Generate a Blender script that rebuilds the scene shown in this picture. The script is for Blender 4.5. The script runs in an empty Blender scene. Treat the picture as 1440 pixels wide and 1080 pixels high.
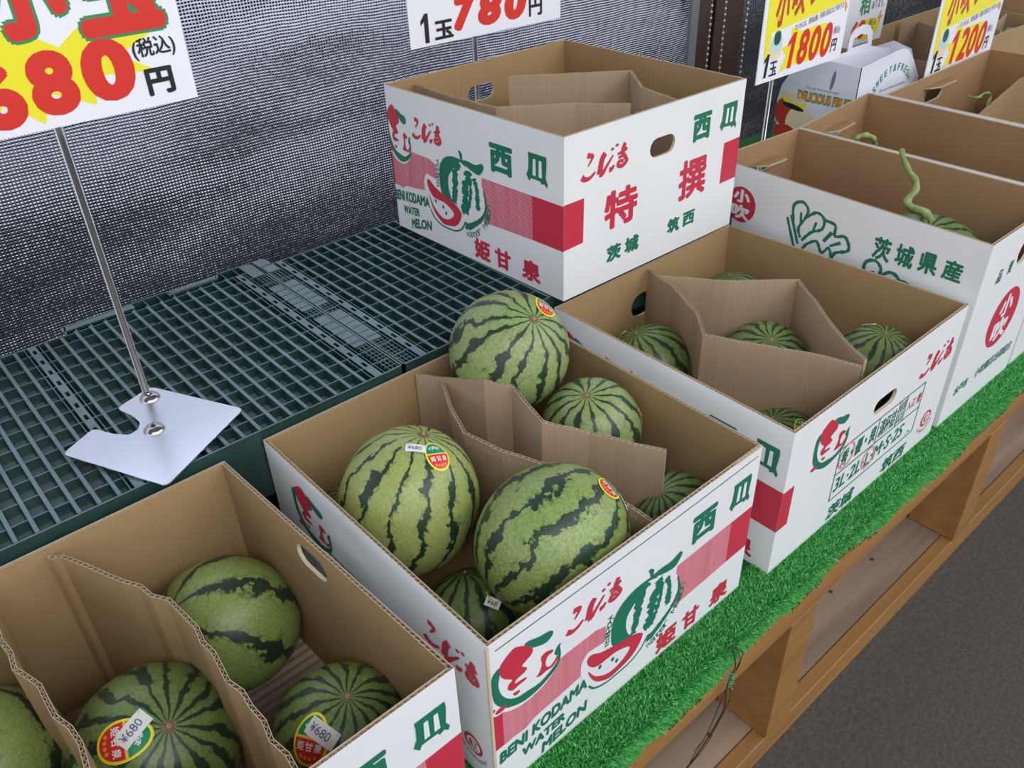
import bpy, math, random
import numpy as np
from mathutils import Vector, Matrix
from mathutils.geometry import tessellate_polygon, delaunay_2d_cdt
S = bpy.context.scene
COL = S.collection
rnd = random.Random(7)

# ------------------------------------------------------------------ camera
CAM = Vector((-.3223, -.603, .8464)); YAW, PITCH, ROLL, FPX = .8685, .5952, -.0379, 1174.6
_f = Vector((math.cos(YAW)*math.cos(PITCH), math.sin(YAW)*math.cos(PITCH), -math.sin(PITCH)))
_r0 = Vector((math.sin(YAW), -math.cos(YAW), 0)); _u0 = _r0.cross(_f)
_r = math.cos(ROLL)*_r0 + math.sin(ROLL)*_u0; _u = -math.sin(ROLL)*_r0 + math.cos(ROLL)*_u0
cd = bpy.data.cameras.new('camera'); cam = bpy.data.objects.new('camera', cd); COL.objects.link(cam)
m = Matrix.Identity(4)
for i, v in enumerate((_r, _u, -_f)):
    for k in range(3): m[k][i] = v[k]
m.translation = CAM; cam.matrix_world = m
cd.sensor_width = 36; cd.lens = FPX*36/1440; cd.clip_start = .02; cd.clip_end = 200
S.camera = cam

# ------------------------------------------------------------------ light and exposure
w = bpy.data.worlds.new('sky'); S.world = w; w.use_nodes = True
nt = w.node_tree; nt.nodes.clear()
def N(nt, t, **k):
    n = nt.nodes.new(t)
    for a, b in k.items():
        if a in n.bl_rna.properties.keys(): setattr(n, a, b)
        else: n.inputs[a].default_value = b
    return n
L = lambda nt, a, b: nt.links.new(a, b)
tc = N(nt, 'ShaderNodeTexCoord'); sp = N(nt, 'ShaderNodeSeparateXYZ'); L(nt, tc.outputs['Generated'], sp.inputs[0])
cr = N(nt, 'ShaderNodeValToRGB'); L(nt, sp.outputs['Z'], cr.inputs[0])
e = cr.color_ramp.elements
e[0].position = 0; e[0].color = (.92, .94, 1.0, 1); e[1].position = 1; e[1].color = (.58, .70, 1.0, 1)
bg = N(nt, 'ShaderNodeBackground', Strength=1.35); L(nt, cr.outputs[0], bg.inputs[0])
ow = N(nt, 'ShaderNodeOutputWorld'); L(nt, bg.outputs[0], ow.inputs[0])
def area(name, loc, target, sx, sy, power, col):
    ld = bpy.data.lights.new(name, 'AREA'); ld.shape = 'RECTANGLE'; ld.size = sx; ld.size_y = sy; ld.energy = power; ld.color = col
    o = bpy.data.objects.new(name, ld); COL.objects.link(o); o.location = loc
    o.rotation_euler = (Vector(target)-Vector(loc)).to_track_quat('-Z', 'Y').to_euler(); return o
area('aisle_fill', (-.4, -1.7, 1.95), (.5, 0, .1), 2.6, .5, 23, (1, .97, .90))  # added soft fill from the aisle side, its source unseen
area('aisle_fill', (1.9, -1.5, 1.95), (1.1, 0, .1), 2.6, .5, 19, (1, .97, .90))
S.view_settings.view_transform = 'Standard'; S.view_settings.look = 'None'
S.view_settings.exposure = 0; S.view_settings.gamma = 1; S.view_settings.use_curve_mapping = False

# ------------------------------------------------------------------ materials
MATS = {}
def mat(name, col, rough=.6, metal=0, coat=0, bump=0, bscale=200, var=0, vscale=8, spec=.5):
    if name in MATS: return MATS[name]
    M = bpy.data.materials.new(name); M.use_nodes = True; t = M.node_tree; b = t.nodes['Principled BSDF']
    b.inputs['Base Color'].default_value = (*col, 1); b.inputs['Roughness'].default_value = rough
    b.inputs['Metallic'].default_value = metal; b.inputs['Coat Weight'].default_value = coat
    b.inputs['Specular IOR Level'].default_value = spec
    tcx = N(t, 'ShaderNodeTexCoord')
    if var:
        n = N(t, 'ShaderNodeTexNoise', Scale=vscale, Detail=6); L(t, tcx.outputs['Object'], n.inputs['Vector'])
        r = N(t, 'ShaderNodeMapRange'); r.inputs['From Min'].default_value = .3; r.inputs['From Max'].default_value = .7
        r.inputs['To Min'].default_value = 1-var; r.inputs['To Max'].default_value = 1+var; L(t, n.outputs[0], r.inputs[0])
        h = N(t, 'ShaderNodeHueSaturation', Color=(*col, 1)); L(t, r.outputs[0], h.inputs['Value']); L(t, h.outputs[0], b.inputs['Base Color'])
    if bump:
        n = N(t, 'ShaderNodeTexNoise', Scale=bscale, Detail=3); L(t, tcx.outputs['Object'], n.inputs['Vector'])
        bp = N(t, 'ShaderNodeBump', Strength=bump, Distance=.002); L(t, n.outputs[0], bp.inputs['Height']); L(t, bp.outputs[0], b.inputs['Normal'])
    MATS[name] = M; return M
def kraft(name, col, streak=.05):
    M = mat(name, col, .8, var=.07, vscale=5, spec=.25); t = M.node_tree; b = t.nodes['Principled BSDF']
    tcx = N(t, 'ShaderNodeTexCoord'); mp = N(t, 'ShaderNodeMapping'); mp.inputs['Scale'].default_value = (260, 260, 6)
    L(t, tcx.outputs['Object'], mp.inputs[0]); n = N(t, 'ShaderNodeTexNoise', Scale=1, Detail=4); L(t, mp.outputs[0], n.inputs['Vector'])
    src = b.inputs['Base Color'].links[0].from_socket
    mr = N(t, 'ShaderNodeMapRange'); mr.inputs['To Min'].default_value = 1-streak*1.6; mr.inputs['To Max'].default_value = 1+streak*1.6; L(t, n.outputs[0], mr.inputs[0])
    h = N(t, 'ShaderNodeHueSaturation'); L(t, src, h.inputs['Color']); L(t, mr.outputs[0], h.inputs['Value']); L(t, h.outputs[0], b.inputs['Base Color'])
    bp = N(t, 'ShaderNodeBump', Strength=.15, Distance=.001); L(t, n.outputs[0], bp.inputs['Height']); L(t, bp.outputs[0], b.inputs['Normal'])
    return M
K_IN = kraft('kraft_liner', (.375, .25, .12)); K_PINK = kraft('kraft_divider', (.43, .31, .20))
K_DARK = kraft('kraft_brown', (.37, .225, .115)); K_CAVITY = mat('flute_shade', (.07, .045, .025), .95); K_EDGE = mat('kraft_edge', (.58, .47, .33), .85)
K_PAD = kraft('kraft_pad', (.40, .31, .23))
WHITE = mat('white_coated_board', (.80, .81, .80), .38, var=.02, vscale=9)
RED = mat('red_ink', (.56, .030, .060), .45); GREEN = mat('green_ink', (.012, .17, .095), .45)
SRED = mat('sign_red', (.70, .028, .015), .4); SBLACK = mat('sign_black', (.012, .012, .014), .4); SYEL = mat('sign_yellow', (.90, .82, .02), .4)
SWHITE = mat('sign_paper', (.88, .89, .94), .3); SGREEN = mat('sign_green', (.03, .27, .11), .4); ORANGE = mat('print_orange', (.85, .33, .03), .4)
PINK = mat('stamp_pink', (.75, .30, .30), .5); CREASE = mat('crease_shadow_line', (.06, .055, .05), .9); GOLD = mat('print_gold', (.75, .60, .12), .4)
PURP = mat('price_ink', (.12, .09, .25), .5); LABEL = mat('label_paper', (.82, .84, .80), .45); BLUEP = mat('print_pale_blue', (.55, .72, .85), .4)
CREAM = mat('print_cream', (.85, .72, .45), .45)
def halftone():
    M = mat('red_halftone', (.62, .05, .09), .45); t = M.node_tree; b = t.nodes['Principled BSDF']
    tcx = N(t, 'ShaderNodeTexCoord'); mp = N(t, 'ShaderNodeMapping'); L(t, tcx.outputs['Object'], mp.inputs[0])
    w1 = N(t, 'ShaderNodeTexWave', Scale=95, Distortion=0.0); w1.bands_direction = 'Z'; L(t, mp.outputs[0], w1.inputs[0])
    mp2 = N(t, 'ShaderNodeMapping'); mp2.inputs['Scale'].default_value = (120, 120, 3); L(t, tcx.outputs['Object'], mp2.inputs[0])
    n = N(t, 'ShaderNodeTexNoise', Scale=1, Detail=2); L(t, mp2.outputs[0], n.inputs['Vector'])
    a = N(t, 'ShaderNodeMath', operation='MULTIPLY_ADD'); L(t, n.outputs[0], a.inputs[0]); a.inputs[1].default_value = .9; L(t, w1.outputs['Fac'], a.inputs[2])
    r = N(t, 'ShaderNodeMapRange'); r.inputs['From Min'].default_value = .45; r.inputs['From Max'].default_value = 1.35; L(t, a.outputs[0], r.inputs[0])
    mx = N(t, 'ShaderNodeMix', data_type='RGBA'); mx.inputs[6].default_value = (.56, .04, .08, 1); mx.inputs[7].default_value = (.72, .34, .38, 1)
    L(t, r.outputs[0], mx.inputs[0]); L(t, mx.outputs[2], b.inputs['Base Color']); return M
HALF = halftone()
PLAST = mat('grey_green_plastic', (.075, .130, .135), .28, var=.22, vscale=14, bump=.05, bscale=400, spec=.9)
def lit_tops(M, under, lit_col):  # sky sheen on upward faces and dark sides, painted into the colour
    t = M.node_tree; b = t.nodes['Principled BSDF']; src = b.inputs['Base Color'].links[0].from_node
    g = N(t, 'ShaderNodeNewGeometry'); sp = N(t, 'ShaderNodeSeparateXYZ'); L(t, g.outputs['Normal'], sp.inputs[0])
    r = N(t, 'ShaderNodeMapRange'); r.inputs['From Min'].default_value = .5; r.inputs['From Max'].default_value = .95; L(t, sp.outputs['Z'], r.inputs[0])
    mx = N(t, 'ShaderNodeMix', data_type='RGBA'); mx.inputs[6].default_value = (*under, 1); mx.inputs[7].default_value = (*lit_col, 1); L(t, r.outputs[0], mx.inputs[0]); L(t, mx.outputs[2], src.inputs['Color'])
lit_tops(PLAST, (.016, .048, .042), (.125, .185, .205))
PLAST2 = mat('dark_green_plastic', (.022, .055, .045), .5, var=.2)
STEEL = mat('chromed_steel', (.55, .53, .52), .18, 1); ALU = mat('brushed_aluminium', (.95, .95, .97), .27, 1, bump=.01, bscale=60)
WOOD = mat('orange_stained_wood', (.33, .16, .045), .5, var=.16, vscale=5)
PLY = mat('weathered_plank', (.30, .205, .135), .75, var=.3, vscale=5)
for M_, sc_ in ((WOOD, (2, 30, 30)), (PLY, (2.2, 26, 26))):
    t = M_.node_tree; nn = [x for x in t.nodes if x.type == 'TEX_NOISE'][0]; tcx = [x for x in t.nodes if x.type == 'TEX_COORD'][0]
    mp = N(t, 'ShaderNodeMapping'); mp.inputs['Scale'].default_value = sc_; nn.inputs['Scale'].default_value = 1
    L(t, tcx.outputs['Object'], mp.inputs[0]); L(t, mp.outputs[0], nn.inputs['Vector'])
DARKWOOD = mat('dark_brown_board', (.045, .022, .012), .55, var=.3, vscale=4)
ASPH = mat('dark_asphalt', (.072, .062, .050), .85, bump=.6, bscale=150, var=.28, vscale=130)

# ------------------------------------------------------------------ helpers
def tag(o, label=None, cat=None, group=None, kind=None):
    if label: o['label'] = label
    if cat: o['category'] = cat
    if group: o['group'] = group
    if kind: o['kind'] = kind
    return o
def empty(name, loc, label=None, cat=None, group=None, rz=0):
    o = bpy.data.objects.new(name, None); COL.objects.link(o); o.location = loc; o.rotation_euler.z = rz; o.empty_display_size = .05
    return tag(o, label, cat, group)
WORLD = {}   # world matrix of parents (empties are not evaluated yet)
def wmat(o):
    mm = Matrix.LocRotScale(o.location, o.rotation_euler, o.scale)
    return wmat(o.parent) @ mm if o.parent else mm
class MB:
    def __init__(s): s.v = []; s.f = []; s.m = []; s.mats = []
    def mi(s, mt):
        if mt not in s.mats: s.mats.append(mt)
        return s.mats.index(mt)
    def add(s, vs, fs, mt):
        b = len(s.v); s.v += [tuple(v) for v in vs]; i = s.mi(mt)
        for f in fs: s.f.append(tuple(b+k for k in f)); s.m.append(i)
    def box(s, x0, x1, y0, y1, z0, z1, mt):
        vs = [(x, y, z) for z in (z0, z1) for y in (y0, y1) for x in (x0, x1)]
        s.add(vs, [(0, 2, 3, 1), (4, 5, 7, 6), (0, 1, 5, 4), (2, 6, 7, 3), (0, 4, 6, 2), (1, 3, 7, 5)], mt)
    def prism(s, pts, z0, z1, mt, top=None):
        n = len(pts); top = top or pts
        vs = [(*p, z0) for p in pts]+[(*p, z1) for p in top]
        fs = [(i, (i+1) % n, n+(i+1) % n, n+i) for i in range(n)]
        tr = tessellate_polygon([[Vector((p[0], p[1], 0)) for p in pts]])
        fs += [tuple(n+i for i in t_) for t_ in tr]+[tuple(t_) for t_ in tr]
        s.add(vs, fs, mt)
    def tube(s, pts, r, mt, n=10, cap=True):
        pts = [Vector(p) for p in pts]; rs = r if isinstance(r, (list, tuple)) else [r]*len(pts); vs = []
        up = Vector((0, 0, 1)) if abs((pts[-1]-pts[0]).normalized().z) < .9 else Vector((1, 0, 0)); a = None
        for i, p in enumerate(pts):
            d = (pts[min(i+1, len(pts)-1)]-pts[max(i-1, 0)]).normalized()
            a = d.cross(up).normalized() if a is None else (a-d*a.dot(d)).normalized()
            b = d.cross(a)
            for k in range(n):
                t_ = 2*math.pi*k/n; vs.append(p+(a*math.cos(t_)+b*math.sin(t_))*rs[i])
        fs = [(i*n+k, i*n+(k+1) % n, (i+1)*n+(k+1) % n, (i+1)*n+k) for i in range(len(pts)-1) for k in range(n)]
        if cap: fs += [tuple(range(n)), tuple((len(pts)-1)*n+k for k in range(n))]
        s.add(vs, fs, mt)
    def build(s, name, parent=None, smooth=False, bevel=0):
        me = bpy.data.meshes.new(name); vs = s.v
        if parent:
            inv = wmat(parent).inverted(); vs = [tuple(inv @ Vector(v)) for v in vs]
        me.from_pydata(vs, [], s.f)
        for x in s.mats: me.materials.append(x)
        me.polygons.foreach_set('material_index', s.m)
        if smooth: me.polygons.foreach_set('use_smooth', [True]*len(me.polygons))
        me.update(); o = bpy.data.objects.new(name, me); COL.objects.link(o)
        if parent: o.parent = parent
        if bevel:
            b = o.modifiers.new('bevel', 'BEVEL'); b.width = bevel; b.segments = 2; b.limit_method = 'ANGLE'
        return o
_tc = {}
def text2d(s, bold=0.0, shear=0.0, spacing=1.0):
    k = (s, bold, shear, spacing)
    if k in _tc: return _tc[k]
    c = bpy.data.curves.new('t', 'FONT'); c.body = s; c.shear = shear; c.size = 1; c.resolution_u = 4; c.space_character = spacing
    o = bpy.data.objects.new('t', c); COL.objects.link(o); dg = bpy.context.evaluated_depsgraph_get()
    me = bpy.data.meshes.new_from_object(o.evaluated_get(dg))
    v = np.array([(p.co.x, p.co.y) for p in me.vertices]) if len(me.vertices) else np.zeros((1, 2))
    f = [tuple(p.vertices) for p in me.polygons]
    bpy.data.objects.remove(o); bpy.data.curves.remove(c); bpy.data.meshes.remove(me)
    if bold > 0:       # heavier strokes: the same glyphs laid again, shifted round
        nv = len(v); vv = [v]; ff = list(f)
        for i in range(12):
            a = i*math.pi/6; vv.append(v+np.array((math.cos(a), math.sin(a)))*bold); ff += [tuple(q+nv*(i+1) for q in p) for p in f]
        lay = np.repeat(np.arange(13), nv); v = np.concatenate(vv); f = ff
    else: lay = np.zeros(len(v))
    lo, hi = v.min(0), v.max(0); v = np.column_stack([(v-lo)/np.maximum(hi-lo, 1e-6), lay])
    _tc[k] = (v, f); return _tc[k]
def smooth_poly(pts, k=4):
    n = len(pts); out = []
    for i in range(n):
        p0, p1, p2, p3 = (np.array(pts[(i+j-1) % n], float) for j in range(4))
        for t_ in np.arange(k)/k:
            out.append(tuple(.5*((2*p1)+(-p0+p2)*t_+(2*p0-5*p1+4*p2-p3)*t_*t_+(-p0+3*p1-3*p2+p3)*t_**3)))
    return out
def smooth_line(pts, k=6):
    P = [pts[0]]+list(pts)+[pts[-1]]; out = []
    for i in range(1, len(P)-2):
        p0, p1, p2, p3 = (np.array(P[i+j-1], float) for j in range(4))
        for t_ in np.arange(k)/k: out.append(.5*((2*p1)+(-p0+p2)*t_+(2*p0-5*p1+4*p2-p3)*t_*t_+(-p0+3*p1-3*p2+p3)*t_**3))
    out.append(np.array(pts[-1], float)); return out
class Print:
    """flat ink laid on a surface given by P(u, v, off); u, v in metres or face units"""
    def __init__(s, P, asp=1.0): s.P = P; s.b = MB(); s.asp = asp; s.k = 0
    def up(s, off): s.k += 1; return off+s.k*.000012   # every ink layer a hair above the last
    def poly(s, pts, mt, off=.0006, sm=0):
        off = s.up(off)
        if sm: pts = smooth_poly(pts, sm)
        tr = tessellate_polygon([[Vector((p[0]*s.asp, p[1], 0)) for p in pts]])
        s.b.add([s.P(p[0], p[1], off) for p in pts], tr, mt)
    def ell(s, cx, cy, rx, ry, mt, off=.0006, rot=0, n=28, noise=0):
        c, q = math.cos(rot), math.sin(rot); pts = []
        for i in range(n):
            t_ = 2*math.pi*i/n; k = 1+noise*rnd.uniform(-1, 1); a, b = rx*math.cos(t_)*k, ry*math.sin(t_)*k
            pts.append((cx+(a*c-b*q), cy+(a*q+b*c)))
        s.poly(pts, mt, off)
    def line(s, pts, wd, mt, off=.0008, sm=True, jag=0):
        pts = smooth_line(pts) if sm and len(pts) > 2 else [np.array(p, float) for p in pts]
        A, B = [], []
        for i, p in enumerate(pts):
            d = pts[min(i+1, len(pts)-1)]-pts[max(i-1, 0)]; d = np.array((d[0]*s.asp, d[1])); d /= (np.hypot(*d)+1e-9)
            wv = (wd[0]+(wd[1]-wd[0])*i/(len(pts)-1)) if isinstance(wd, tuple) else wd
            if jag: wv *= rnd.uniform(1-jag, 1+jag)
            nn = np.array((-d[1]/s.asp, d[0]))*wv/2; A.append(p+nn); B.append(p-nn)
        off = s.up(off); n = len(pts); vs = [s.P(a[0], a[1], off+i*4e-6) for i, a in enumerate(A)]+[s.P(b[0], b[1], off+i*4e-6) for i, b in enumerate(B)]
        s.b.add(vs, [(i, i+1, n+i+1, n+i) for i in range(n-1)], mt)
    def text(s, t, x0, y0, x1, y1, mt, bold=.02, shear=0, off=.0009, rise=0, rot=0, spacing=1.0):
        v, f = text2d(t, bold, shear, spacing); c, q = math.cos(rot), math.sin(rot); cx, cy = (x0+x1)/2, (y0+y1)/2; vs = []
        for a, b, lay in v:
            X, Y = (a-.5)*(x1-x0)*s.asp, (b-.5)*(y1-y0)+rise*(a-.5)
            vs.append(s.P(cx+(X*c-Y*q)/s.asp, cy+X*q+Y*c, off+lay*.00002))
        s.b.add(vs, f, mt)
    def ring(s, cx, cy, r, wd, mt, off=.0008, ry=None):
        ry = ry or r; s.line([(cx+r*math.cos(a), cy+ry*math.sin(a)) for a in np.linspace(0, 2*math.pi, 33)], wd, mt, off, sm=False)
    def build(s, name, parent): o = s.b.build(name, getattr(s, 'owner', None) or parent); s.b = MB(); return o

# ------------------------------------------------------------------ corrugated board
def sheet_strip(b, top, bot, z0, zt, mt, seg=1):
    n = len(top)
    vs = [(*bot[i], z0) for i in range(n)]+[(*top[i], zt[i]) for i in range(n)]
    b.add(vs, [(i, i+1, n+i+1, n+i) for i in range(n-1)], mt)
def offset_line(pts, d):
    out = []
    for i, p in enumerate(pts):
        p = np.array(p, float); dirs = []
        if i > 0: v = p-np.array(pts[i-1]); dirs.append(v/np.hypot(*v))
        if i < len(pts)-1: v = np.array(pts[i+1])-p; dirs.append(v/np.hypot(*v))
        n = sum(np.array((-v[1], v[0])) for v in dirs); n = n/np.hypot(*n); c = max(.5, n @ np.array((-dirs[0][1], dirs[0][0])))
        out.append(tuple(p+n*d/c))
    return out
PITCH_F = .0072
def board(name, pts, z0, zt, parent, mt, botshift=(0, 0), t=.0042, label=None, wav=.0):
    """free-standing corrugated board following a folded line in plan"""
    if not isinstance(zt, (list, tuple)): zt = [zt]*len(pts)
    P2, Z2 = [], []
    for i in range(len(pts)-1):          # subdivide, with small dents along the edge
        a, c = np.array(pts[i], float), np.array(pts[i+1], float); n = max(2, int(np.hypot(*(c-a))/.018)); nn = np.array((-(c-a)[1], (c-a)[0])); nn = nn/np.hypot(*nn)
        for k in range(n+(i == len(pts)-2)):
            s_ = k/n; e_ = math.sin(math.pi*min(s_, 1))*wav
            P2.append(tuple(a+(c-a)*s_+nn*e_*rnd.uniform(-1, 1))); Z2.append(zt[i]+(zt[i+1]-zt[i])*s_+rnd.uniform(-.0006, .0006))
    b = MB()
    for d in (t/2, t/2-.0005): o = offset_line(P2, d); bt = [(x+botshift[0], y+botshift[1]) for x, y in o]; sheet_strip(b, o, bt, z0, Z2, mt)
    for d in (-t/2, -t/2+.0005): o = offset_line(P2, d); bt = [(x+botshift[0], y+botshift[1]) for x, y in o]; sheet_strip(b, o, bt, z0, Z2, mt)
    for d0, d1 in ((t/2, t/2-.0005), (-t/2+.0005, -t/2)):
        o0, o1 = offset_line(P2, d0), offset_line(P2, d1); n = len(o0)
        b.add([(*o0[i], Z2[i]) for i in range(n)]+[(*o1[i], Z2[i]) for i in range(n)], [(i, i+1, n+i+1, n+i) for i in range(n-1)], K_EDGE)
    flute(b, P2, Z2, t/2-.0005)
    for e_ in (0, -1):                  # closed ends
        oa, ob = offset_line(P2, t/2)[e_], offset_line(P2, -t/2)[e_]
        b.add([(oa[0]+botshift[0], oa[1]+botshift[1], z0), (ob[0]+botshift[0], ob[1]+botshift[1], z0), (*ob, Z2[e_]), (*oa, Z2[e_])], [(0, 1, 2, 3)], K_EDGE)
    o = b.build(name, parent)
    if label: o['label'] = label
    return o
def flute(b, line, Z, amp):
    line = [np.array(p, float) for p in line]; acc = [0]
    for i in range(1, len(line)): acc.append(acc[-1]+np.hypot(*(line[i]-line[i-1])))
    T = acc[-1]; n = int(T/(PITCH_F/4)); top = []; zz = []
    ds = np.linspace(0, T, n); xs = np.interp(ds, acc, [p[0] for p in line]); ys = np.interp(ds, acc, [p[1] for p in line]); zs = np.interp(ds, acc, Z)
    dx, dy = np.gradient(xs), np.gradient(ys); l = np.hypot(dx, dy)+1e-9; a = amp*np.sin(2*np.pi*ds/PITCH_F)
    top = list(zip(xs-dy/l*a, ys+dx/l*a)); m_ = len(top)
    vs = [(*top[i], zs[i]-.012) for i in range(m_)]+[(*top[i], zs[i]-.0002) for i in range(m_)]
    b.add(vs, [(i, i+1, m_+i+1, m_+i) for i in range(m_-1)], K_EDGE)
    # dark floor between the liners: cavity shade painted in
    q = offset_line([tuple(p) for p in line], amp); r_ = offset_line([tuple(p) for p in line], -amp); k = len(q)
    b.add([(*q[i], Z[i]-.0035) for i in range(k)]+[(*r_[i], Z[i]-.0035) for i in range(k)], [(i, i+1, k+i+1, k+i) for i in range(k-1)], K_CAVITY)

class Carton:
    """open carton: c = [front-left, front-right, back-right, back-left] in plan"""
    def __init__(s, label, c, z0, z1, inner, group, holes={}, outer=None, t=.0044, cat='cardboard box', name='cardboard_box', sag=0):
        s.c = [np.array(p, float) for p in c]; s.z0, s.z1, s.t = z0, z1, t
        ctr = sum(s.c)/4; s.root = empty(name, (ctr[0], ctr[1], z0), label, cat, group); outer = outer or WHITE; s.outer = outer
        s.walls = []; s.panels = []
        for k in range(4):
            p, q = s.c[k], s.c[(k+1) % 4]; b = MB(); Lw = np.hypot(*(q-p)); Hh = z1-z0
            d = (q-p)/Lw; nrm = np.array((d[1], -d[0])); s.walls.append((p, d, nrm, Lw))
            hole = holes.get(k)
            def loop(h): # stadium outline in wall coords (metres)
                u0, u1, v0, v1 = h[0]*Lw, h[1]*Lw, h[2]*Hh, h[3]*Hh; r_ = min((v1-v0)/2, (u1-u0)/2); o = []
                for cx, cy, a0 in ((u1-r_, v1-r_, 0), (u0+r_, v1-r_, 90), (u0+r_, v0+r_, 180), (u1-r_, v0+r_, 270)):
                    for a in (0, 30, 60, 90): o.append((cx+r_*math.cos(math.radians(a0+a)), cy+r_*math.sin(math.radians(a0+a))))
                return o
            for off, mt, ins in ((0, outer, 0), (-.0006, K_EDGE, 0), (-t+.0006, K_EDGE, t), (-t, inner, t)):
                vs2 = [(ins, 0), (Lw-ins, 0), (Lw-ins, Hh), (ins, Hh)]; faces = [list(range(4))]
                if hole:
                    hl = loop(hole); vv = vs2+hl; ed = [(0, 1), (1, 2), (2, 3), (3, 0)]+[(4+i, 4+(i+1) % len(hl)) for i in range(len(hl))]
                    r = delaunay_2d_cdt([Vector(x) for x in vv], ed, [], 1, 1e-6)
                    vs2 = [tuple(x) for x in r[0]]; hv = np.array(hl); lo, hi = hv.min(0), hv.max(0)
                    from mathutils.geometry import intersect_point_tri_2d
                    faces = []
                    for f in r[2]:
                        cx = sum(vs2[i][0] for i in f)/3; cy = sum(vs2[i][1] for i in f)/3; ins_ = False; n_ = len(hl); j = n_-1
                        for i in range(n_):
                            if (hl[i][1] > cy) != (hl[j][1] > cy) and cx < (hl[j][0]-hl[i][0])*(cy-hl[i][1])/(hl[j][1]-hl[i][1])+hl[i][0]: ins_ = not ins_
                            j = i
                        if not ins_: faces.append(list(f))
                vs = [(*(p+d*u+nrm*off), z0+v) for u, v in vs2]; b.add(vs, faces, mt)
            if hole:
                hl = loop(hole); n_ = len(hl)
                b.add([(*(p+d*u), z0+v) for u, v in hl]+[(*(p+d*u-nrm*t), z0+v) for u, v in hl], [(i, (i+1) % n_, n_+(i+1) % n_, n_+i) for i in range(n_)], K_EDGE)
            for o0, o1, i0, i1 in ((0, .0006, 0, .0006), (t-.0006, t, t-.0006, t)):
                b.add([(*(p+d*i0-nrm*o0), z1), (*(q-d*i0-nrm*o0), z1), (*(q-d*i1-nrm*o1), z1), (*(p+d*i1-nrm*o1), z1)], [(0, 1, 2, 3)], K_EDGE)
            n2 = max(2, int(Lw/.03)); ln = [tuple(p+d*(t/2+(Lw-t)*i/n2)-nrm*t/2) for i in range(n2+1)]
            flute(b, ln, [z1]*(n2+1), t/2-.0008)
            s.panels.append(b.build('side_panel', s.root))
        b = MB(); cc = [tuple(s.c[k]+(ctr-s.c[k])*.008) for k in range(4)]; b.prism(cc, z0+.001, z0+.006, inner); b.build('base_panel', s.root)
    def face(s, k):
        p, d, nrm, Lw = s.walls[k]; H = s.z1-s.z0
        return lambda u, v, off: (*(p+d*u*Lw+nrm*off*.5), s.z0+v*H)
    def printer(s, k): p_ = Print(s.face(k), s.walls[k][3]/(s.z1-s.z0)); p_.owner = s.panels[k]; return p_
    def flap(s, k, u0, u1, v, length=.03, ang=20):
        p, d, nrm, Lw = s.walls[k]; H = s.z1-s.z0; b = MB(); a = math.radians(ang); th = .0035
        def Q(u, l, o): return (*(p+d*u*Lw-nrm*(s.t+l*math.cos(a))), s.z0+v*H+l*math.sin(a)+o)
        um = (u1-u0)
        out = [(u0, 0), (u1, 0), (u1-.02*um, .5*length), (u1-.18*um, length), (u0+.18*um, length), (u0+.02*um, .5*length)]
        vs = [Q(u, l, 0) for u, l in out]+[Q(u, l, -th) for u, l in out]
        b.add(vs, [tuple(range(6))], K_IN); b.add(vs, [(11, 10, 9, 8, 7, 6)]+[(i, (i+1) % 6, 6+(i+1) % 6, 6+i) for i in range(6)], K_EDGE)
        tag(b.build('handle_flap', s.panels[k]), 'kraft handle flap pushed inwards')

ART = dict(
leaf=[(104,850),(116,861),(151,838),(180,828),(193,810),(191,788),(171,771),(142,790),(122,813)],
redA=[(69,881),(86,874),(118,829),(129,794),(125,771),(108,755),(94,741),(110,707),(99,690),(78,685),(72,666),(103,655),(106,640),(81,638),(63,635),(49,665),(54,691),(64,703),(39,748),(28,798),(32,837),(46,859)],
redB=[(154,702),(171,714),(193,694),(190,680),(175,678),(168,637),(179,603),(197,615),(208,641),(208,615),(192,587),(170,591),(153,588),(138,600),(148,616),(156,657)],
redC=[(64,610),(74,610),(85,604),(82,588),(70,591)],
cee=[(29,829),(12,816),(4,784),(4,699),(10,635),(34,568),(58,536),(96,508),(139,508),(183,535),(210,572),(219,628),(216,683),(221,698),(208,696),(197,662),(203,643),(209,635),(205,597),(187,572),(148,547),(109,557),(76,568),(48,607),(29,668),(23,732),(27,776)],
stem=[(536,721),(546,724),(558,702),(556,678),(563,652),(547,665),(542,696)],
mleaf=[(560,668),(588,674),(632,668),(664,688),(675,667),(665,636),(647,609),(614,616),(574,640)],
mcee=[(555,663),(505,671),(465,659),(431,627),(408,572),(400,493),(405,403),(429,367),(467,349),(499,340),(474,372),(458,446),(460,516),(479,561),(508,611),(537,651),(575,630)],
st=[[(537,646),(509,583),(503,501),(497,426),(487,357)],[(581,611),(586,551),(566,506),(562,419),(552,348),(534,327)],[(616,575),(631,510),(631,446),(632,370)],[(588,584),(596,492),(587,412),(574,356),(565,311)]],
arc=[(667,518),(678,421),(664,354),(639,303),(602,258),(570,227),(553,232)],
slice=[(315,447),(332,449),(362,416),(403,392),(455,366),(498,345),(527,311),(531,284),(514,230),(483,189),(436,173),(399,172),(351,224),(325,300),(318,349),(345,273),(387,221),(424,212),(460,234),(480,272),(463,302),(420,329),(385,331),(349,338),(326,370),(313,413)],
sarc=[(554,254),(527,192),(485,157),(431,151),(384,157),(342,190),(321,239)])
K = lambda l, du=0, dv=0, su=1, sv=1: [(a/1000*su+du, b/1000*sv+dv) for a, b in l]
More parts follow.
